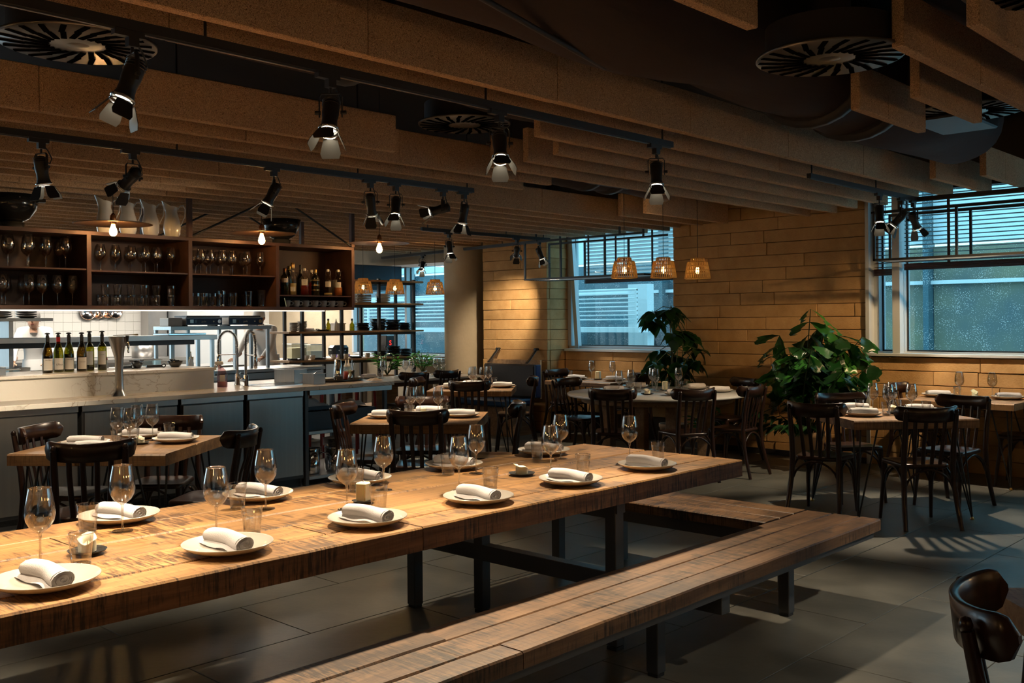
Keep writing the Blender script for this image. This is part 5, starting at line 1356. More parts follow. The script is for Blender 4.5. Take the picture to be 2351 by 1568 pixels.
for x, y, a, lab in ((3.93, 8.40, .1, 'black handled bar tool lying beside the tap'), (4.21, 8.40, -.15, 'black handled bar tool between the two dark bowls')):
    q = thing('bar_tool', lab, 'tool', (x, y, 1.1105), a); mk('grip', MB().cyl((-.08, 0, .014), (.06, 0, .014), .013), M['blackgloss'], q); mk('ring', MB().tube([(.075 + .016 * cos(k * pi / 5), 0, .018 + .016 * sin(k * pi / 5)) for k in range(10)], .005, 6, closed=True), M['black'], q)
gn_pan(2.72, 8.25, 1.1105, .1, .26, .20, .065, 'shallow steel pan at the start of the marble ledge')

# ================================================================== shelves over the bar
sh = thing('bar_shelves', 'dark steel shelf cabinet hanging over the bar', 'shelf cabinet', (0, 0, 0))
x0, x1, y0, y1 = 2.45, 6.215, 8.10, 8.56
mk('top_board', MB().b2(x0, x1, y0, y1, 2.245, 2.275), M['cabinet'], sh); mk('bottom_board', MB().b2(x0, x1, y0, y1, 1.632, 1.66), M['cabinet'], sh)
mk('back_panel', MB().b2(x0, x1, y1 - .012, y1, 1.66, 2.245), M['cabinet_in'], sh)
for x in (2.59, 3.49, 4.395, 5.30, 6.20): mk('divider', MB().b2(x - .018, x + .018, y0 - .006, y1 - .013, 1.66, 2.245), M['cabinet'], sh)
for a, b, z in ((2.61, 3.47, 1.965), (3.51, 4.375, 1.955), (4.415, 5.28, 1.955), (5.32, 6.18, 1.775)): mk('shelf', MB().b2(a, b, y0 + .004, y1 - .013, z - .012, z), M['cabinet'], sh)
for x, y in ((4.395, 8.11), (6.20, 8.11), (4.395, 9.0), (6.20, 9.0)): mk('post', MB().b2(x - .02, x + .02, y - .02, y + .02, 2.277 if y < 8.5 else 1.632, 3.5), M['cabinet'], sh)
mk('rear_rail', MB().b2(4.375, 6.22, 8.98, 9.02, 2.24, 2.275).b2(4.375, 4.41, 8.56, 8.98, 2.24, 2.275).b2(6.185, 6.22, 8.56, 8.98, 2.24, 2.275), M['cabinet'], sh)
for y in (8.11, 9.0):
    mk('brace', MB().cyl((4.42, y, 2.29), (5.30, y, 2.72), .010, n=8), M['black'], sh); mk('brace', MB().cyl((6.18, y, 2.29), (5.34, y, 2.72), .010, n=8), M['black'], sh)
mk('light_strip', MB().b2(2.7, 6.15, 8.52, 8.545, 1.622, 1.6315), M['led'], sh)
l = bpy.data.lights.new('strip_light', 'AREA'); l.shape = 'RECTANGLE'; l.size = 3.4; l.size_y = .03; l.energy = 7; l.color = (1, .88, .70)
o = bpy.data.objects.new('strip_light', l); col.objects.link(o); o.parent = sh; o.location = (4.4, 8.53, 1.618)

GLZ = lambda x, y, z, s, lab: GL.put((x, y, z + .002), 0, lab, 'wine glasses on the bar shelves', None, (s, s, s))
for i, x in enumerate((2.913, 3.069, 3.205, 3.363)): GLZ(x, 8.25, 1.965, 1.13, 'large wine glass, upper front shelf row under the big handled bowl, %s in its row' % ORD[i])
for i, x in enumerate((2.835, 2.99, 3.14, 3.285, 3.40)): GLZ(x - .015, 8.43, 1.965, 1.1, 'large wine glass, upper back shelf row under the big handled bowl, %s in its row' % ORD[i])
for i, x in enumerate((2.86, 3.066, 3.17, 3.29, 3.412)): GLZ(x, 8.24, 1.66, 1.06, 'wine glass, lower front shelf row under the big handled bowl, %s in its row' % ORD[i])
for i, x in enumerate((2.95, 3.09, 3.24, 3.36)): GLZ(x, 8.42, 1.66, 1.06, 'wine glass, lower back shelf row under the big handled bowl, %s in its row' % ORD[i])
for i, x in enumerate((3.654, 3.784, 3.927, 4.05, 4.160, 4.290)): GLZ(x, 8.25, 1.955, .98, 'wine glass, front shelf row under the white pitchers, %s in its row' % ORD[i])
for i, x in enumerate((3.60, 3.72, 3.86, 3.985, 4.10, 4.225)): GLZ(x, 8.43, 1.955, .98, 'wine glass, back shelf row under the white pitchers, %s in its row' % ORD[i])
for i, x in enumerate((4.578, 4.675, 4.799, 4.906, 5.061, 5.205)): GLZ(x, 8.25, 1.955, .98, 'wine glass, front shelf row under the handleless black bowl, %s in its row' % ORD[i])
for i, x in enumerate((4.52, 4.63, 4.74, 4.86, 4.99, 5.13)): GLZ(x, 8.43, 1.955, .98, 'wine glass, back shelf row under the handleless black bowl, %s in its row' % ORD[i])
for i, x in enumerate((3.679, 3.785, 3.903, 4.022, 4.136, 4.275)):
    for k in range(2): TU.put((x, 8.22, 1.6615 + k * .085), random.random(), 'clear tumbler, %s of the %s stacked pair on the bar shelf' % (('lower', 'upper')[k], ORD[i]), 'stacked tumblers on the bar shelf', None, (1.02, 1.02, .95 if k else .95))
for i, x in enumerate((3.60, 3.73, 3.845, 3.96, 4.08, 4.20)): TU.put((x, 8.42, 1.6615), 0, 'clear tumbler, back row behind the stacked pairs, %s in its row' % ORD[i], 'back row tumblers on the bar shelf')
for i, (x, s) in enumerate(((4.528, 1.2), (4.610, 1.2), (4.70, 1.2), (4.79, 1.45), (4.912, 1.3), (5.076, 1.45), (5.215, 1.6))):
    TU.put((x, 8.25, 1.6615), x, 'clear tumbler, %s in the mixed row beside the liqueur bottles' % ORD[i], 'mixed tumblers on the bar shelf', None, (1.1, 1.1, s))
for i, x in enumerate((4.56, 4.68, 4.86, 4.98, 5.14)): TU.put((x, 8.42, 1.6615), 0, 'clear tumbler, back row behind the mixed tumblers, %s in its row' % ORD[i], 'back row mixed tumblers', None, (1.0, 1.0, 1.2))

def liquor(x, y, z, label, prof, glassm, liquid, lvl, cap, lab=None, swing=False, capr=.016, caph=.03):
    b = thing('liqueur_bottle', label, 'bottle', (x, y, z), rzc(x, y))
    mk('glass_body', MB().lathe(prof, 24, cap=False), glassm, b)
    if liquid:
        rr = prof[2][0] - .003; mk('liquid', MB().lathe([(0, .005), (rr, .006), (rr, lvl), (0, lvl)], 24, cap=False), liquid, b)
    top = prof[-1][1]
    mk('cap', MB().lathe([(0, top - .005), (capr * .95, top - .005), (capr, top), (capr, top + caph), (capr * .8, top + caph + .004), (0, top + caph + .004)], 16, cap=False), cap, b)
    if swing:
        for s in (-1, 1): mk('swing_wire', MB().tube([(s * .012, 0, top + .014), (s * .026, 0, top + .004), (s * .022, 0, top - .035), (s * .015, 0, top - .045)], .0015, 5), M['chrome'], b)
    if lab:
        lo, hi, wd = lab; r = prof[2][0] + .0006; mb = MB(); vs = []
        for i in range(9):
            a = -pi / 2 - wd + 2 * wd * i / 8; vs += [(r * cos(a), r * sin(a), lo), (r * cos(a), r * sin(a), hi)]
        mb.add(vs, [(2 * i, 2 * i + 2, 2 * i + 3, 2 * i + 1) for i in range(8)], True); lb = mk('label', mb, M['label'], b)
        for q in range(3): mk('writing', MB().box((0, -r - .0008, hi - .012 - q * .013), (wd * r * (1.3 - .3 * q), .0006, .0022)), M['ink'], lb)
    return b
zb = 1.7765
tall = [(0, 0), (.040, 0), (.043, .006), (.043, .155), (.040, .175), (.026, .20), (.016, .212), (.015, .25)]
slim = [(0, 0), (.034, 0), (.037, .006), (.037, .165), (.034, .19), (.020, .215), (.014, .23), (.0135, .27)]
squat = [(0, 0), (.036, 0), (.040, .006), (.040, .17), (.036, .19), (.020, .205), (.015, .215), (.0148, .232)]
amber = pbr('amber_liqueur', (.42, .13, .025), .15); red = pbr('red_liqueur', (.16, .012, .008), .12); pale = pbr('pale_liqueur', (.50, .42, .20), .2); tealq = pbr('dark_green_liqueur', (.012, .04, .03), .12)
liquor(5.475, 8.24, zb, 'dark green liqueur bottle with white square label, first on the shelf', squat, M['bottleg'], tealq, .15, M['copper'], (.125, .165, .9))
liquor(5.575, 8.25, zb, 'pale liqueur bottle with a tall gold neck wrap', slim, M['bottleclear'], pale, .12, M['brass'], (.04, .085, .7), capr=.018, caph=.05)
liquor(5.70, 8.23, zb, 'swing-top bottle of deep red liqueur with a white label', tall, M['bottleclear'], red, .10, M['ceramicw'], (.10, .16, .75), True, .014, .018)
liquor(5.845, 8.25, zb, 'dark bottle with gold printed bands', squat, M['bottled'], None, 0, M['brass'], None)
liquor(5.985, 8.23, zb, 'swing-top bottle nearly empty, with a white label', tall, M['bottleclear'], pale, .03, M['ceramicw'], (.09, .145, .7), True, .014, .018)
liquor(6.105, 8.22, zb, 'swing-top bottle of amber liqueur with a white label, last on the shelf', tall, M['bottleclear'], amber, .09, M['ceramicw'], (.085, .14, .7), True, .014, .018)
liquor(5.51, 8.42, zb, 'red-capped bottle in the back row of liqueurs', slim, M['bottleclear'], red, .16, M['red'], None)
liquor(5.655, 8.43, zb, 'gold-capped slim bottle in the back row of liqueurs', slim, M['bottleg'], None, 0, M['brass'], None)
liquor(5.79, 8.43, zb, 'black-capped dark bottle in the back row of liqueurs', slim, M['bottled'], None, 0, M['black'], None, capr=.012, caph=.045)
liquor(5.92, 8.42, zb, 'swing-top bottle in the back row of liqueurs', tall, M['bottleclear'], red, .14, M['ceramicw'], None, True, .014, .018)
for q in range(3): mk('gold_band', MB().lathe([(.0405, .05 + q * .05), (.0408, .052 + q * .05), (.0405, .062 + q * .05)], 24, cap=False), M['brass'], [o for o in col.objects if o.get('label') == 'dark bottle with gold printed bands'][0])
def make_cup():
    t = thing('coffee_cup', 'white coffee cup', 'cup')
    mk('cup', MB().lathe([(0, 0), (.026, 0), (.036, .018), (.040, .065), (.037, .065), (.032, .020), (0, .006)], 24, cap=False), M['ceramicw'], t)
    mk('handle', MB().tube([(.037, 0, .052), (.055, 0, .054), (.066, 0, .040), (.058, 0, .022), (.037, 0, .018)], .0055, 8), M['ceramicw'], t)
    return t
CU = Proto(make_cup)
for i, x in enumerate((5.48, 5.59, 5.70, 5.81, 5.915, 6.02, 6.125)): CU.put((x, 8.22, 1.6605), -.45, 'white coffee cup, %s in the row under the liqueur bottles' % ORD[i], 'coffee cups on the bar shelf')
tag(mk('leaning_card', MB().box((5.42, 8.2, 1.705), (.006, .10, .085), m=Matrix.Rotation(-.25, 3, 'Y')), M['copper']), 'orange card leaning beside the coffee cups', 'card')
tag(mk('small_picture', MB().box((6.17, 8.40, 1.865), (.006, .14, .17), m=Matrix.Rotation(.0, 3, 'Y')), M['label']), 'pale card standing behind the last liqueur bottle', 'card')

# on top of the shelves
def make_pitcher():
    t = thing('milk_pitcher', 'white enamel pitcher', 'pitcher')
    n = 28; prof = [(.045, 0), (.058, .01), (.070, .05), (.076, .10), (.070, .15), (.055, .20), (.046, .235), (.047, .262), (.052, .29)]
    vs = []; mb = MB()
    for j, (r, z) in enumerate(prof):
        for i in range(n):
            a = 2 * pi * i / n; s = j / (len(prof) - 1); lip = max(0, -cos(a)) ** 3 * max(0, s - .6) * 2.5
            vs.append((r * cos(a) - lip * .040, r * sin(a) * (1 - .12 * lip), z + lip * .050 + max(0, cos(a)) * max(0, s - .8) * -.06))
    mb.add(vs, [(j * n + i, j * n + (i + 1) % n, (j + 1) * n + (i + 1) % n, (j + 1) * n + i) for j in range(len(prof) - 1) for i in range(n)], True); mb.add(vs[:n], [tuple(range(n))[::-1]])
    mk('jug', mb, M['ceramicw'], t)
    mk('handle', MB().tube([(.050, 0, .262), (.072, 0, .300), (.100, 0, .305), (.118, 0, .27), (.112, 0, .20), (.085, 0, .14), (.074, 0, .12)], .0065, 8, flat=(1.3, .8)), M['ceramicw'], t)
    return t
PT = Proto(make_pitcher)
for i, x in enumerate((3.755, 3.955, 4.16, 4.365)): PT.put((x - .02, 8.33, 2.276), rzc(x, 8.33) + .2, 'white enamel pitcher on the bar shelves, %s in its row' % ORD[i], 'pitchers on the bar shelves')
def big_bowl(x, y, z, label, r, h, knob):
    b = thing('mixing_bowl', label, 'bowl', (x, y, z), rzc(x, y))
    mk('bowl', MB().lathe([(0, .05), (r * .35, .052), (r * .66, .09), (r * .88, .16), (r, h), (r * .97, h), (r * .84, .165), (r * .6, .10), (0, .065)], 40, cap=False), M['blackgloss'], b)
    mk('foot', MB().lathe([(r * .46, 0), (r * .48, .05), (r * .40, .056)], 32), M['foot_ring'], b)
    if knob: mk('handle', MB().box((r * 1.03, 0, h - .035), (.07, .05, .03), ch=.006), M['black'], b)
    mk('rivet', MB().lathe([(0, -.008), (.008, -.004), (.0, .003)], 10, (r * .3, -r * .93, h - .03), cap=False), M['chrome'], b)
    return b
big_bowl(2.96, 8.32, 2.276, 'large black bowl with a side handle standing on the bar shelves', .215, .27, True)
big_bowl(5.50, 8.33, 2.276, 'large black bowl behind the middle disc pendant', .19, .25, False)
# ================================================================== kitchen pass and counters
t = thing('kitchen_pass', 'steel kitchen pass with a raised shelf behind the bar', 'counter', (0, 0, 0))
mk('worktop', MB().b2(2.2, 5.45, 9.35, 10.15, .90, .94, .003), M['steel'], t)
mk('body', MB().b2(2.2, 5.42, 9.40, 10.1, .0, .90), M['steelcab'], t)
mk('upper_shelf', MB().b2(2.2, 5.43, 9.45, 9.85, 1.335, 1.385, .002), M['steel'], t)
mk('heat_rail', MB().b2(2.2, 5.25, 9.60, 9.72, 1.285, 1.333), M['steelframe'], t)
for x in (2.6, 3.9, 5.40): mk('post', MB().box((x, 9.50, 1.138), (.035, .035, .396)).box((x, 9.80, 1.138), (.035, .035, .396)), M['steel'], t)
tag(mk('baking_tray', MB().b2(4.90, 5.32, 9.48, 9.82, 1.386, 1.405, .004), M['chrome']), 'shallow steel tray on the pass shelf', 'tray')
tag(mk('wooden_spoon', MB().tube([(4.35, 9.55, 1.395), (4.55, 9.55, 1.397), (4.60, 9.55, 1.398)], [.006, .007, .016], 8, flat=(1, .6)), M['brass']), 'brass ladle lying on the pass shelf', 'ladle')
t = thing('plate_stand', 'steel plate stand on the pass at the left', 'stand', (2.95, 9.9, .94))
t.location = (3.45, 10.0, .9405)
mk('shelf', MB().b2(-.75, .42, -.2, .2, .60, .63, .002), M['steel'], t)
for x in (-.7, .05): mk('leg', MB().box((x, 0, .30), (.04, .3, .60)), M['steel'], t)
def plate_stack(label, x, y, z, r, n, mat=None, th=.016, group='stacked plates', square=False):
    for i in range(n):
        if square: mb = MB().box((0, 0, .012), (r * 2, r * 1.4, .022), ch=.006)
        else: mb = MB().lathe([(0, .004), (r * .6, .004), (r * .95, .018), (r, .022), (r * .9, .010), (r * .55, 0), (0, 0)], 26, cap=False)
        tag(mk('stacked_plate', mb, mat or M['ceramicw'], None, (x + random.uniform(-.004, .004), y, z + i * th)), label + ', %s up' % ORD[i], 'plate', group)
plate_stack('white plate stacked on the stand at the kitchen pass', 3.42, 10.0, 1.5715, .14, 5, th=.02)
plate_stack('steel dish stacked on the stand beside white plates', 3.70, 10.0, 1.5715, .10, 3, M['steel'], .022, 'steel dishes at the pass')
def tub(x, y, z, sx, sy, h, label, mat=None, content=None, cc=None):
    p = thing('food_container', label, 'container', (x, y, z))
    mk('tub', MB().b2(-sx / 2, sx / 2, -sy / 2, -sy / 2 + .004, 0, h).b2(-sx / 2, sx / 2, sy / 2 - .004, sy / 2, 0, h).b2(-sx / 2, -sx / 2 + .004, -sy / 2, sy / 2, 0, h).b2(sx / 2 - .004, sx / 2, -sy / 2, sy / 2, 0, h).b2(-sx / 2, sx / 2, -sy / 2, sy / 2, 0, .004), mat or M['plastic'], p)
    mk('rim', MB().b2(-sx / 2 - .01, sx / 2 + .01, -sy / 2 - .01, -sy / 2, h - .012, h).b2(-sx / 2 - .01, sx / 2 + .01, sy / 2, sy / 2 + .01, h - .012, h).b2(-sx / 2 - .01, -sx / 2, -sy / 2, sy / 2, h - .012, h).b2(sx / 2, sx / 2 + .01, -sy / 2, sy / 2, h - .012, h), mat or M['whiteplastic'], p)
    if content: mk('content', MB().b2(-sx / 2 + .006, sx / 2 - .006, -sy / 2 + .006, sy / 2 - .006, .005, h * content), cc, p)
    return p
cream = pbr('cream_food', (.70, .58, .38), .7)
tub(3.35, 9.62, .9405, .22, .16, .16, 'clear food tub at the left of the pass')
tub(3.75, 9.66, .9405, .20, .16, .13, 'low clear tub of food on the pass', None, .6, cream)
tub(4.15, 9.70, .9405, .26, .2, .12, 'wide white tub on the pass behind the bottles', M['whiteplastic'], .8, cream)
tub(4.55, 9.66, .9405, .18, .16, .15, 'clear tub standing behind the beer tap', None, .5, cream)
tub(4.80, 9.74, .9405, .20, .18, .20, 'tall clear tub by the pass post', None, .6, M['ceramicw'])
tub(5.05, 9.66, .9405, .16, .14, .11, 'small steel tub on the pass', M['steel'], .7, cream)
squeeze(5.22, 9.62, .9405, M['ceramicw'], 'white squeeze bottle beside the pass end post', .11, .2, M['whiteplastic'])
squeeze(5.75, 10.6, .9405, None, 'yellow mustard squeeze bottle on the far counter', 0, .19, M['mustard'])
t = thing('steel_bottle', 'steel bottle with a red cap on the pass', 'bottle', (4.40, 9.85, .9405)); mk('body', MB().lathe([(0, 0), (.035, 0), (.036, .12), (.022, .17), (.020, .20), (0, .20)], 20, cap=False), M['steel'], t); mk('cap', MB().lathe([(0, .2), (.024, .2), (.024, .225), (0, .228)], 16, cap=False), M['red'], t)
for i, (x, c) in enumerate(((3.0, M['whiteplastic']), (3.15, M['steel']), (3.62, M['whiteplastic']))):
    q = thing('utensil_jar', ('white jar left of the steel jar on the pass', 'steel jar on the pass near the first wine bottle', 'white jar right of the spatula on the pass')[i], 'jar', (x, 9.85, .9405), 0, 'jars on the pass'); mk('jar', MB().lathe([(0, 0), (.045, 0), (.05, .15), (.046, .15), (.042, .006), (0, .006)], 20, cap=False), c, q); mk('lid_rim', MB().lathe([(.048, .148), (.053, .152), (.048, .158)], 20, cap=False), c, q)
tag(mk('blue_spatula', MB().tube([(3.18, 9.70, 1.24), (3.42, 9.66, 1.02)], [.006, .012], 8), pbr('blue_silicone', (.05, .20, .48), .5)), 'long blue handled spatula leaning on the pass', 'spatula')

t = thing('heat_stand', 'steel stand carrying two heaters behind the faucets', 'stand', (6.28, 11.0, 0))
mk('top_shelf', MB().b2(-.68, .68, -.22, .22, 1.43, 1.475, .003), M['steel'], t)
for x in (-.66, -.45, .18, .40, .64): mk('leg', MB().box((x, -.19, 1.185), (.035, .035, .49)).box((x, .19, 1.185), (.035, .035, .49)), M['steel'], t)
t = thing('kitchen_counter', 'steel counter with fridge doors behind the faucets', 'counter', (0, 0, 0))
mk('worktop', MB().b2(5.5, 7.62, 10.55, 11.35, .90, .94, .003), M['steel'], t); mk('body', MB().b2(5.52, 7.6, 10.62, 11.3, .10, .90), M['steelframe'], t)
for i in range(3): mk('fridge_door', MB().b2(5.55 + i * .685, 6.21 + i * .685, 10.59, 10.62, .14, .80, .004), M['alu'], t)
mk('door_rail', MB().b2(5.52, 7.6, 10.585, 10.62, .815, .89), M['steel'], t); mk('plinth', MB().b2(5.6, 7.5, 10.7, 11.2, 0, .10), M['black'], t)
for x, lab in ((6.06, 'first'), (6.63, 'second')):
    h = thing('food_heater', 'steel food heater with a navy control panel, ' + ('nearer the tiled wall' if lab == 'first' else 'beside the cook'), 'heater', (x, 11.0, 1.4755), 0, 'food heaters')
    mk('case', MB().b2(-.24, .24, -.16, .18, .012, .105, .004), M['steel'], h); mk('panel', MB().b2(-.235, .235, -.166, -.1605, .018, .095), M['navy'], h)
    mk('knob', MB().cyl((.19, -.167, .055), (.19, -.185, .055), .024, n=16), M['chrome'], h); mk('switch', MB().b2(-.13, -.105, -.170, -.1665, .04, .07), M['foot_ring'], h); mk('gauge', MB().b2(-.19, -.145, -.169, -.1665, .035, .078), M['steel'], h)
    mk('lamp', MB().cyl((.12, -.167, .055), (.12, -.172, .055), .009, n=12), M['ceramicw'], h)
    mk('top_grill', MB().b2(-.22, .22, -.14, .16, .106, .125), M['steelframe'], h)
    for sx in (-.2, .2): mk('foot', MB().box((sx, 0, .006), (.03, .2, .012)), M['black'], h)
    text_part('panel_print', 'gude', .032, M['label'], h, (-.01, -.1672, .045), .0002)
tag(mk('receipt_printer', MB().b2(5.62, 5.80, 10.88, 11.1, 1.4755, 1.575, .008), M['whiteplastic']), 'cream printer beside the food heaters', 'printer')
# pans on the tiled wall
for i, (x, r) in enumerate(((7.05, .145), (7.22, .12), (7.36, .115), (7.50, .12))):
    q = thing('frying_pan', 'copper rimmed steel pan on the white tiles, %s from the steel cladding' % ORD[3 - i], 'pan', (x, 16.40 - .012 * i, 1.73), 0, 'pans on the tiled wall')
    m = Matrix.Rotation(radians(90), 3, 'X')
    mk('pan', MB().lathe([(0, 0), (r * .8, 0), (r * .97, .035), (r * .95, .035), (r * .78, .004), (0, .004)], 30, (0, .04, 0), m, cap=False), M['chrome'], q); mk('rim', MB().lathe([(r * .955, .034), (r, .038), (r * .985, .030)], 30, (0, .04, 0), m, cap=False), M['copper'], q)
    mk('handle', MB().cyl((0, .04, r), (0, .05, r + .18), .009), M['copper'], q)
t = thing('range_hood_shelf', 'steel back counter before the tiled wall', 'counter', (0, 0, 0)); mk('worktop', MB().b2(5.0, 8.3, 15.2, 16.0, .90, .95), M['steel'], t); mk('body', MB().b2(5.05, 8.25, 15.3, 15.95, 0, .9), M['steelcab'], t)
tag(mk('stock_pot', MB().lathe([(0, 0), (.17, 0), (.175, .26), (.165, .26), (.16, .01), (0, .01)], 28, cap=False), M['steel'], None, (7.6, 15.6, .9505)), 'steel stock pot on the counter before the tiles', 'pot')
tag(mk('steel_cupboard', MB().b2(8.4, 9.5, 15.6, 16.3, 0, 2.2, .004), M['alu']), 'pale steel cupboard in the far kitchen corner', 'cupboard')

# ================================================================== cooks
def skin_body(name, verts, edges, radii, mat, parent, loc=(0, 0, 0), rz=0.0, sub=2, root=0):
    me = bpy.data.meshes.new(name); me.from_pydata(verts, edges, [])
    o = bpy.data.objects.new(name, me); col.objects.link(o); o.parent = parent; o.location = loc; o.rotation_euler = (0, 0, rz)
    md = o.modifiers.new('skin', 'SKIN'); md.use_smooth_shade = True
    for i, r in enumerate(radii):
        sv = me.skin_vertices[0].data[i]; sv.radius = r if isinstance(r, tuple) else (r, r); sv.use_root = (i == root)
    s = o.modifiers.new('sub', 'SUBSURF'); s.levels = sub; s.render_levels = sub
    me.materials.append(mat); return o
def cook(label, x, y, rz, cap_mat, lean, arms):
    p = thing('person', label, 'person', (x, y, 0), rz)
    L = lean
    V = [(0, 0, .92), (0, .03 * L, 1.08), (0, .10 * L, 1.24), (0, .20 * L, 1.40), (0, .25 * L, 1.48),
         (-.17, .20 * L, 1.41), (.17, .20 * L, 1.41)]
    E_ = [(0, 1), (1, 2), (2, 3), (3, 4), (3, 5), (3, 6)]
    R_ = [(.165, .13), (.155, .115), (.17, .125), (.15, .11), (.055, .055), (.075, .075), (.075, .075)]
    for s, b in ((-1, 5), (1, 6)):
        a = arms[0 if s < 0 else 1]; i = len(V)
        V += [(s * .225, .20 * L + a[0] * .5, 1.41 - .26), (s * .20, .20 * L + a[0], a[1])]; E_ += [(b, i), (i, i + 1)]; R_ += [(.052, .052), (.040, .040)]
    i = len(V)
    V += [(-.10, 0, .86), (-.105, .01, .48), (-.105, 0, .06), (.10, 0, .86), (.105, .01, .48), (.105, 0, .06)]; E_ += [(0, i), (i, i + 1), (i + 1, i + 2), (0, i + 3), (i + 3, i + 4), (i + 4, i + 5)]; R_ += [(.10, .10), (.075, .075), (.055, .055)] * 2
    body = skin_body('body', V, E_, R_, M['jacket'], p)
    hz = 1.585; hy = .25 * L + .05
    n = 20; mb = MB(); prof = [(.0, -.125), (.045, -.115), (.068, -.075), (.078, -.02), (.083, .03), (.078, .07), (.05, .105), (0, .118)]
    mb.lathe(prof, n, (0, hy, hz), Matrix(((.92, 0, 0), (0, 1.16, 0), (0, 0, 1))), cap=False)
    mb.lathe([(0, 0), (.014, .006), (.010, .03), (0, .035)], 10, (0, hy + .085, hz - .035), Matrix.Rotation(radians(-60), 3, 'X'), cap=False)
    for s in (-1, 1): mb.lathe([(0, -.03), (.016, -.015), (.018, .01), (0, .03)], 8, (s * .078, hy - .01, hz - .01), cap=False)
    mb.lathe([(.052, -.18), (.046, -.09)], 14, (0, hy - .025, hz), cap=False)
    hd = mk('head', mb, M['skin'], p)
    for s in (-1, 1): mk('eye', MB().lathe([(0, -.008), (.008, 0), (0, .008)], 8, (s * .030, hy + .083, hz + .005), cap=False), M['black'], hd)
    mk('mouth', MB().box((0, hy + .080, hz - .070), (.04, .008, .008), ch=.002), M['redwood'], hd)
    mk('cap', MB().lathe([(.086, .0), (.090, .03), (.086, .075), (.055, .118), (0, .128)], 22, (0, hy - .006, hz), Matrix(((.95, 0, 0), (0, 1.18, 0), (0, 0, 1))), cap=False), cap_mat, p)
    for s, a in ((-1, arms[0]), (1, arms[1])):
        w_ = Vector((s * .20, .20 * L + a[0], a[1])); hb = MB()
        hb.tube([w_, w_ + Vector((0, .03, -.012)), w_ + Vector((0, .075, -.018)), w_ + Vector((0, .10, -.02))], [.026, .034, .038, .030], 10, flat=(1, .5))
        for k in range(4): hb.tube([w_ + Vector(((k - 1.5) * .018, .09, -.02)), w_ + Vector(((k - 1.5) * .020, .125 + .006 * (1 - abs(k - 1.5)), -.032)), w_ + Vector(((k - 1.5) * .020, .148 + .008 * (1 - abs(k - 1.5)), -.052))], [.009, .0085, .007], 6)
        hb.tube([w_ + Vector((-s * .03, .04, -.015)), w_ + Vector((-s * .055, .075, -.025)), w_ + Vector((-s * .052, .10, -.035))], [.011, .010, .008], 6)
        hb.tube([w_ + Vector((0, -.14, .06)), w_], [.036, .028], 10)
        mk('hand', hb, M['skin'], p)
    mk('apron', MB().lathe([(.185, .58), (.19, .78), (.178, .98), (.170, 1.05)], 24, cap=False, m=Matrix(((1, 0, 0), (0, .82, 0), (0, 0, 1)))), M['jacket'], p)
    mk('trousers', MB().tube([(-.105, 0, .06), (-.105, .01, .48), (-.10, 0, .86)], [.075, .09, .12], 12).tube([(.105, 0, .06), (.105, .01, .48), (.10, 0, .86)], [.075, .09, .12], 12), M['greycloth'], p)
    for s in (-1, 1): mk('shoe', MB().tube([(s * .105, -.06, .045), (s * .105, .05, .045), (s * .105, .15, .03)], [.05, .05, .035], 10, flat=(.9, .85)), M['black'], p)
    return p
cook('cook in a white jacket bending over the counter beside the rack', 8.02, 12.52, radians(120), M['jacket'], .9, ((.38, 1.02), (.42, 1.02)))
cook('cook in a grey cap and white jacket behind the plate stack', 5.16, 13.62, radians(150), M['greycloth'], .7, ((.35, 1.02), (.35, 1.02)))
t = thing('prep_table', 'steel prep table before the cooks', 'counter', (0, 0, 0)); mk('worktop', MB().b2(4.9, 7.5, 12.3, 13.2, .88, .92, .003), M['steel'], t)
for x in (5.0, 7.4):
    for y in (12.4, 13.1): mk('leg', MB().box((x, y, .44), (.05, .05, .88)), M['steel'], t)

# ================================================================== shelving rack
rk = thing('shelving_rack', 'black steel shelving rack with timber boards beside the column', 'shelving rack', (0, 0, 0))
RX = [7.85, 8.52, 9.20, 9.88]
for x in RX:
    for y in (11.4, 11.83): mk('post', MB().box((x, y, 1.075), (.04, .04, 2.15)), M['black'], rk)
for z in (.28, .985, 1.385, 1.79, 2.13):
    xe = (7.62 if z < 1.6 else 7.95)
    mk('beam', MB().b2(7.85, 9.90, 11.38, 11.42, z - .065, z - .028).b2(7.85, 9.90, 11.81, 11.85, z - .065, z - .028), M['black'], rk)
    mk('board', MB().b2(xe - 8.8, 10.06 - 8.8, -.24, .24, -.028, .0, .002), M['shelfwood'], rk, (8.8, 11.615, z))
for x0_, x1_, n_, w_ in ((8.40, 8.60, 6, 'far end'), (8.66, 8.88, 7, 'middle'), (9.3, 9.5, 6, 'window end')):
    plate_stack('white plate stacked on the high rack board, ' + w_, (x0_ + x1_) / 2, 11.55, 1.7905, .115, n_, None, .024, 'plates on the rack')
plate_stack('square pale platter stacked on the rack', 9.04, 11.62, 1.7905, .13, 5, M['ceramic'], .026, 'platters on the rack', True)
plate_stack('grey bowl stacked at the end of the rack', 7.78, 11.5, 1.3855, .065, 7, M['ceramic'], .017, 'grey bowls on the rack')
plate_stack('grey bowl stacked beside the napkin on the rack', 7.93, 11.52, 1.3855, .07, 8, M['ceramic'], .017, 'grey bowls on the rack')
def grill_stack(x, y, z, n, r, where, th=.022):
    for i in range(n):
        p = thing('cast_iron_dish', 'black cast iron dish on the rack, %s stack, %s up' % (where, ORD[i]), 'dish', (x + random.uniform(-.015, .015), y, z + i * th), random.uniform(-.2, .2), 'cast iron dishes on the rack')
        mk('dish', MB().lathe([(0, .004), (r * .8, .004), (r, .020), (r * .97, .0215), (r * .74, 0), (0, 0)], 22, cap=False), M['blackgloss'], p)
        mk('handle', MB().tube([(-r, -.03, .02), (-r - .035, -.02, .021), (-r - .035, .02, .021), (-r, .03, .02)], .004, 5), M['black'], p)
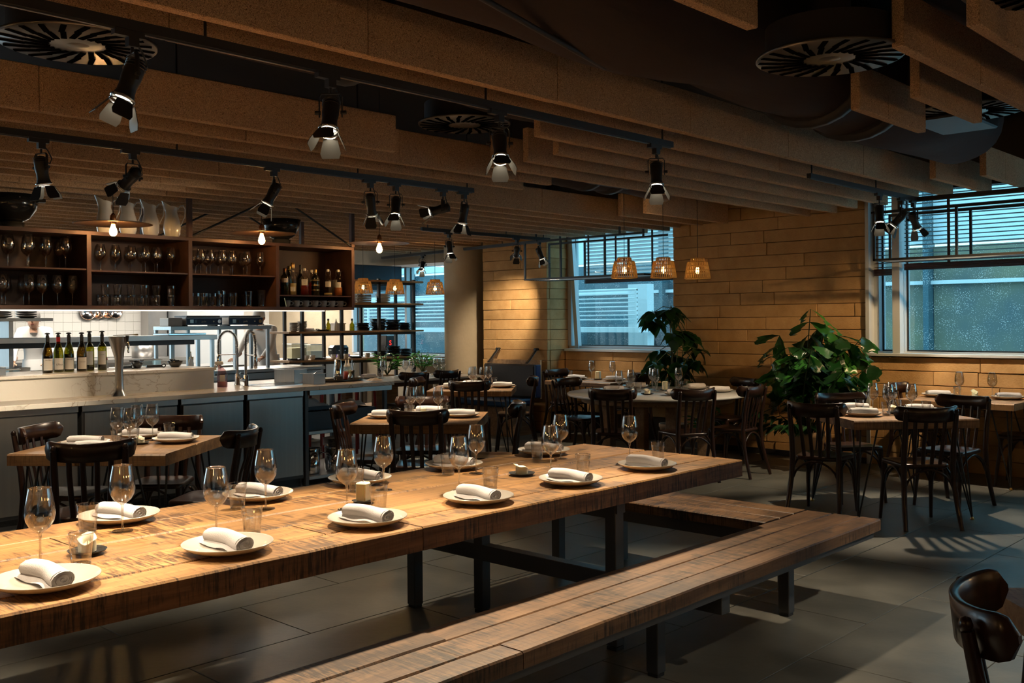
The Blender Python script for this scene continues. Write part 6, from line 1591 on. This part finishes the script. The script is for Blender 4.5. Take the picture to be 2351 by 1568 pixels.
grill_stack(9.04, 11.56, 1.3855, 5, .10, 'upper inner'); grill_stack(9.31, 11.54, 1.3855, 8, .12, 'upper tall'); grill_stack(9.60, 11.56, 1.3855, 7, .12, 'upper middle'); grill_stack(9.86, 11.6, 1.3855, 5, .10, 'upper window')
grill_stack(9.33, 11.55, .9855, 4, .11, 'lower inner'); grill_stack(9.60, 11.55, .9855, 7, .115, 'lower tall'); grill_stack(9.86, 11.58, .9855, 5, .10, 'lower window')
for x, z, lab in ((8.36, 1.3855, 'dark olive oil bottle beside the white squeeze bottle on the rack'), (8.78, 1.3855, 'dark olive oil bottle standing alone on the rack')):
    b = thing('oil_bottle', lab, 'bottle', (x, 11.5, z)); mk('glass_body', MB().lathe([(0, 0), (.033, 0), (.036, .006), (.036, .09), (.014, .115), (.013, .15), (0, .15)], 20, cap=False), M['bottleg'], b); mk('cap', MB().lathe([(0, .15), (.016, .15), (.016, .175), (0, .176)], 14, cap=False), M['black'], b)
squeeze(8.46, 11.45, 1.3855, None, 'white squeeze bottle on the rack', 0, .14, M['whiteplastic'])
tub(8.60, 11.6, 1.3855, .16, .14, .11, 'white tub between the oil bottles on the rack', M['whiteplastic'], .8, cream)
tub(8.13, 11.70, 1.3855, .14, .12, .04, 'low grey dish on the rack', M['steel'])
cloth_pile('white napkin lying over the rack edge', 8.02, 11.45, 1.3857, .16, .14, .03, 12, M['napkin'])
for i, x in enumerate((7.98, 8.09, 8.42, 8.56, 8.67, 9.06)): CU.put((x + (.03 if i == 2 else 0), 11.5, .9855), .3 * i, 'pale cup on the lower rack board, %s from the cook' % ORD[i], 'cups on the rack')
for x, z, wh in ((7.75, .9855, 'at the open end'), (8.22, .9855, 'before the clear tub'), (8.86, .9855, 'beside the last cup'), (8.28, 1.3855, 'beside the oil bottle')):
    p = thing('serving_pan', 'flat black serving pan with a looped handle on the rack, ' + wh, 'pan', (x + (.05 if x < 8 else 0), 11.52, z), .2, 'flat black pans on the rack'); mk('pan', MB().lathe([(0, 0), (.085, 0), (.10, .022), (.097, .022), (.08, .004), (0, .004)], 22, cap=False), M['blackgloss'], p); mk('handle', MB().tube([(-.09, -.03, .022), (-.125, -.02, .03), (-.125, .02, .03), (-.09, .03, .022)], .004, 5), M['black'], p)
# counter behind the rack
t = thing('back_counter', 'pale counter under the kitchen window', 'counter', (0, 0, 0)); mk('worktop', MB().b2(8.6, 10.55, 12.9, 13.6, .90, .94), M['white_paint'], t); mk('body', MB().b2(8.65, 10.5, 12.95, 13.6, 0, .9), M['white_paint'], t); mk('side_top', MB().b2(10.12, 10.55, 11.2, 12.9, .88, .93), M['white_paint'], t); mk('side_body', MB().b2(10.15, 10.55, 11.2, 12.9, 0, .88), M['plaster'], t)
t = thing('toaster', 'glossy black toaster with chrome knobs on the back counter', 'toaster', (9.72, 13.1, .9405)); mk('case', MB().box((0, 0, .10), (.32, .2, .19), ch=.04), M['blackgloss'], t); mk('lever', MB().box((-.165, -.02, .12), (.02, .05, .02)), M['chrome'], t); mk('slot', MB().box((0, 0, .194), (.22, .03, .006)), M['foot_ring'], t)
for k in range(4): mk('button', MB().cyl((-.06 + .04 * k, -.1, .11), (-.06 + .04 * k, -.106, .11), .008, n=10), M['ceramicw'], t)
tag(mk('purple_cloth', MB().tube([(9.58, 12.98, .965), (9.85, 12.98, .965)], .025, 10), M['purple']), 'purple cloth rolled before the toaster', 'cloth')
t = thing('coffee_grinder', 'dark grinder with a red S mark on the back counter', 'grinder', (10.30, 12.55, .9305)); mk('case', MB().box((0, 0, .18), (.2, .2, .36), ch=.012), M['foot_ring'], t)
text_part('red_mark', 'S', .11, emission('red_lit_mark', (1, .03, .02), 1.6), t, (-.02, -.103, .2), .001)
tub(8.95, 13.2, .9405, .28, .24, .24, 'large clear tub of food on the back counter', None, .7, cream); tub(9.30, 13.2, .9405, .24, .2, .22, 'clear flour tub on the back counter', None, .5, M['ceramicw'])
# stools
def stool(x, y, rz, label):
    s = thing('bar_stool', label, 'stool', (x, y, 0), rz, 'dark red stools')
    mk('seat', MB().box((0, 0, .755), (.36, .36, .03), ch=.012), M['redwood'], s)
    for a in (-1, 1):
        for b in (-1, 1): mk('leg', MB().tube([(a * .17, b * .17, 0), (a * .14, b * .14, .74)], .017, 8), M['redwood'], s)
    mk('stretcher', MB().cyl((-.155, -.155, .3), (.155, -.155, .3), .01).cyl((-.155, .155, .3), (.155, .155, .3), .01), M['redwood'], s)
stool(6.95, 9.7, .2, 'dark red stool standing behind the bar worktop'); stool(6.55, 9.25, .5, 'dark red stool standing behind the bar end')
stool(7.05, 9.15, .1, 'dark red stool standing beside the marble table')

# ================================================================== plants
def leaf_mesh(kind, seed):
    r = random.Random(seed); n = 8; vs = []; fs = []
    if kind == 'oval':
        wd, L = .30, 1.0
        prof = [0, .55, .85, 1.0, .98, .85, .6, .3, 0]
    elif kind == 'fish':
        wd, L = .27, 1.0
        prof = [0, .25, .45, .62, .76, .88, 1.0, .92, .62]
    else:
        wd, L = .16, 1.0
        prof = [0, .6, .9, 1.0, .95, .8, .6, .35, 0]
    for i in range(n + 1):
        s = i / n; wv = prof[i] * wd; jag = (.10 * (-1) ** i if kind == 'fish' and i > 5 else 0)
        for k in (-1, -.5, 0, .5, 1):
            vs.append((wv * k + r.uniform(-.01, .01), s * L + jag * k - (.14 * abs(k) if kind == 'fish' and i == n else 0), -.30 * s * s + .10 * abs(k) * prof[i] * (1 if kind != 'fish' else .5) + .01 * sin(s * 20 + k * 3)))
    for i in range(n):
        for k in range(4): a = i * 5 + k; fs.append((a, a + 1, a + 6, a + 5))
    mb = MB(); mb.add(vs, fs, True)
    return mb.mesh('leaf')
def plant(label, x, y, potr, poth, build, seed, cat='plant', potm=None):
    t = thing('potted_plant', label, cat, (x, y, 0))
    mk('pot', MB().lathe([(0, 0), (potr * .72, 0), (potr * .95, poth * .85), (potr, poth * .87), (potr, poth), (potr * .92, poth), (potr * .9, poth * .9), (0, poth * .88)], 28, cap=False), potm or M['pot'], t)
    mk('soil', MB().lathe([(0, poth * .9), (potr * .9, poth * .9)], 24, cap=False), M['soil'], t)
    build(t, random.Random(seed)); return t
LM = {k: [leaf_mesh(k, i) for i in range(3)] for k in ('oval', 'fish', 'slim')}
def put_leaf(t, r, kind, base, dirv, size, mat, droop=0.0):
    d = Vector(dirv); d.z -= droop; d.normalize()
    up = Vector((0, 0, 1)) if abs(d.z) < .95 else Vector((1, 0, 0))
    xa = d.cross(up); xa.normalize(); za = xa.cross(d)
    roll = r.uniform(-.5, .5); xa2 = xa * cos(roll) + za * sin(roll); za2 = xa2.cross(d)
    m = Matrix(((xa2.x, d.x, za2.x), (xa2.y, d.y, za2.y), (xa2.z, d.z, za2.z)))
    me = LM[kind][r.randrange(3)]
    key = me.name + mat.name
    if key not in LM: c = me.copy(); c.materials.clear(); c.materials.append(mat); LM[key] = c
    o = mk('leaf', LM[key], None, t, base, m.to_euler()); o.scale = (size, size, size)
def umbrella(t, r):
    # tall stems, each with umbrellas of seven drooping oval leaves
    for s in range(9):
        a = r.uniform(0, 2 * pi); top = Vector((r.uniform(.05, .26) * cos(a), r.uniform(.05, .26) * sin(a), r.uniform(.75, 1.6)))
        if s < 2: top = Vector((.03 * (s - .5), .05 * s, 1.64 - .1 * s))
        mk('stem', MB().tube([(r.uniform(-.05, .05), r.uniform(-.05, .05), .26), (top.x * .4, top.y * .4, .26 + (top.z - .26) * .55), top], [.012, .009, .006], 6), M['stalk'], t)
        for q in range(3):
            hub = top + Vector((r.uniform(-.26, .20), r.uniform(-.22, .26), r.uniform(-.22, .06)))
            hub.x = min(hub.x, .12)
            mk('leaf_stalk', MB().tube([top, (top + hub) / 2 + Vector((0, 0, .04)), hub], .0045, 5), M['stalk'], t)
            a0 = r.uniform(0, 6)
            for k in range(6):
                an = a0 + k * 2 * pi / 6 + r.uniform(-.2, .2)
                put_leaf(t, r, 'oval', hub, (cos(an) if cos(an) < .3 else .3, sin(an), r.uniform(-.35, .15)), r.uniform(.16, .25), M['leaf'], .25)
def fishtail(t, r):
    for s in range(24):
        a = r.uniform(0, 2 * pi); rad = r.uniform(.08, .56); top = Vector((min(.22, rad * cos(a)), rad * 1.25 * sin(a), r.uniform(.95, 1.70) - rad * .40))
        if s == 0: top = Vector((0, -.05, 1.60))
        base = Vector((r.uniform(-.07, .07), r.uniform(-.07, .07), .32)); mid = base.lerp(top, .6) + Vector((0, 0, .10))
        mk('cane_stem', MB().tube([base, mid, top], [.010, .007, .004], 6), M['stalk'], t)
        for q in range(5):
            f = .50 + .5 * q / 4; p = base.lerp(mid, min(1, f / .6)) if f < .6 else mid.lerp(top, (f - .6) / .4)
            for sd in (-1, 1):
                an = a + sd * r.uniform(.7, 1.5)
                put_leaf(t, r, 'fish', p, (cos(an) if cos(an) < .4 else .4, sin(an), r.uniform(-.5, .3)), r.uniform(.18, .30), M['leaf'] if r.random() < .72 else M['leaf2'], .35)
    for s in range(6):   # low arching fronds by the pot
        a = r.uniform(1.2, 4.4); top = Vector((.42 * cos(a), .55 * sin(a), r.uniform(.35, .62)))
        mk('low_frond', MB().tube([(0, 0, .32), (top.x * .5, top.y * .5, top.z + .10), top], .005, 5), M['stalk'], t)
        for q in range(5):
            p = Vector((0, 0, .4)).lerp(top, .4 + .15 * q)
            for sd in (-1, 1): put_leaf(t, r, 'slim', p, (cos(a + sd * .8), sin(a + sd * .8), .1), r.uniform(.13, .2), M['leaf'], .3)
def bushy(t, r):
    for s in range(16):
        a = r.uniform(0, 2 * pi); top = Vector((.16 * cos(a), .16 * sin(a), r.uniform(.30, .46)))
        mk('stem', MB().tube([(0, 0, .14), (top.x * .5, top.y * .5, top.z * .8), top], .005, 5), M['stalk'], t)
        for q in range(5):
            p = Vector((0, 0, .16)).lerp(top, .35 + .16 * q)
            put_leaf(t, r, 'slim', p, (cos(a + r.uniform(-1.4, 1.4)), sin(a + r.uniform(-1.4, 1.4)), .5), r.uniform(.09, .14), M['leaf2'], .1)
plant('tall umbrella plant with drooping oval leaves between window and stone wall', 9.56, 6.46, .17, .30, umbrella, 21)
plant('big fishtail palm in a clay pot beside the white window post', 9.32, 4.68, .19, .36, fishtail, 33)
plant('small leafy plant on the floor under the round table window', 9.62, 6.05, .12, .20, bushy, 4)
for (x, y, nm, sd, lab) in ((9.70, 11.0, 'bright glossy plant on a timber block beside the column', 8, 'timber plant block beside the column'), (9.0, 10.98, 'dark leafy plant on a timber block before the rack', 15, 'timber plant block before the rack')):
    q = thing('plant_block', lab, 'plant stand', (x, y, 0)); mk('block', MB().box((0, 0, .29), (.22, .22, .58), ch=.008), M['postwood'], q); mk('top_board', MB().box((0, 0, .59), (.25, .25, .02), ch=.003), M['shelfwood'], q)
    pp = plant(nm, x, y, .10, .15, bushy, sd); pp.location.z = .6005
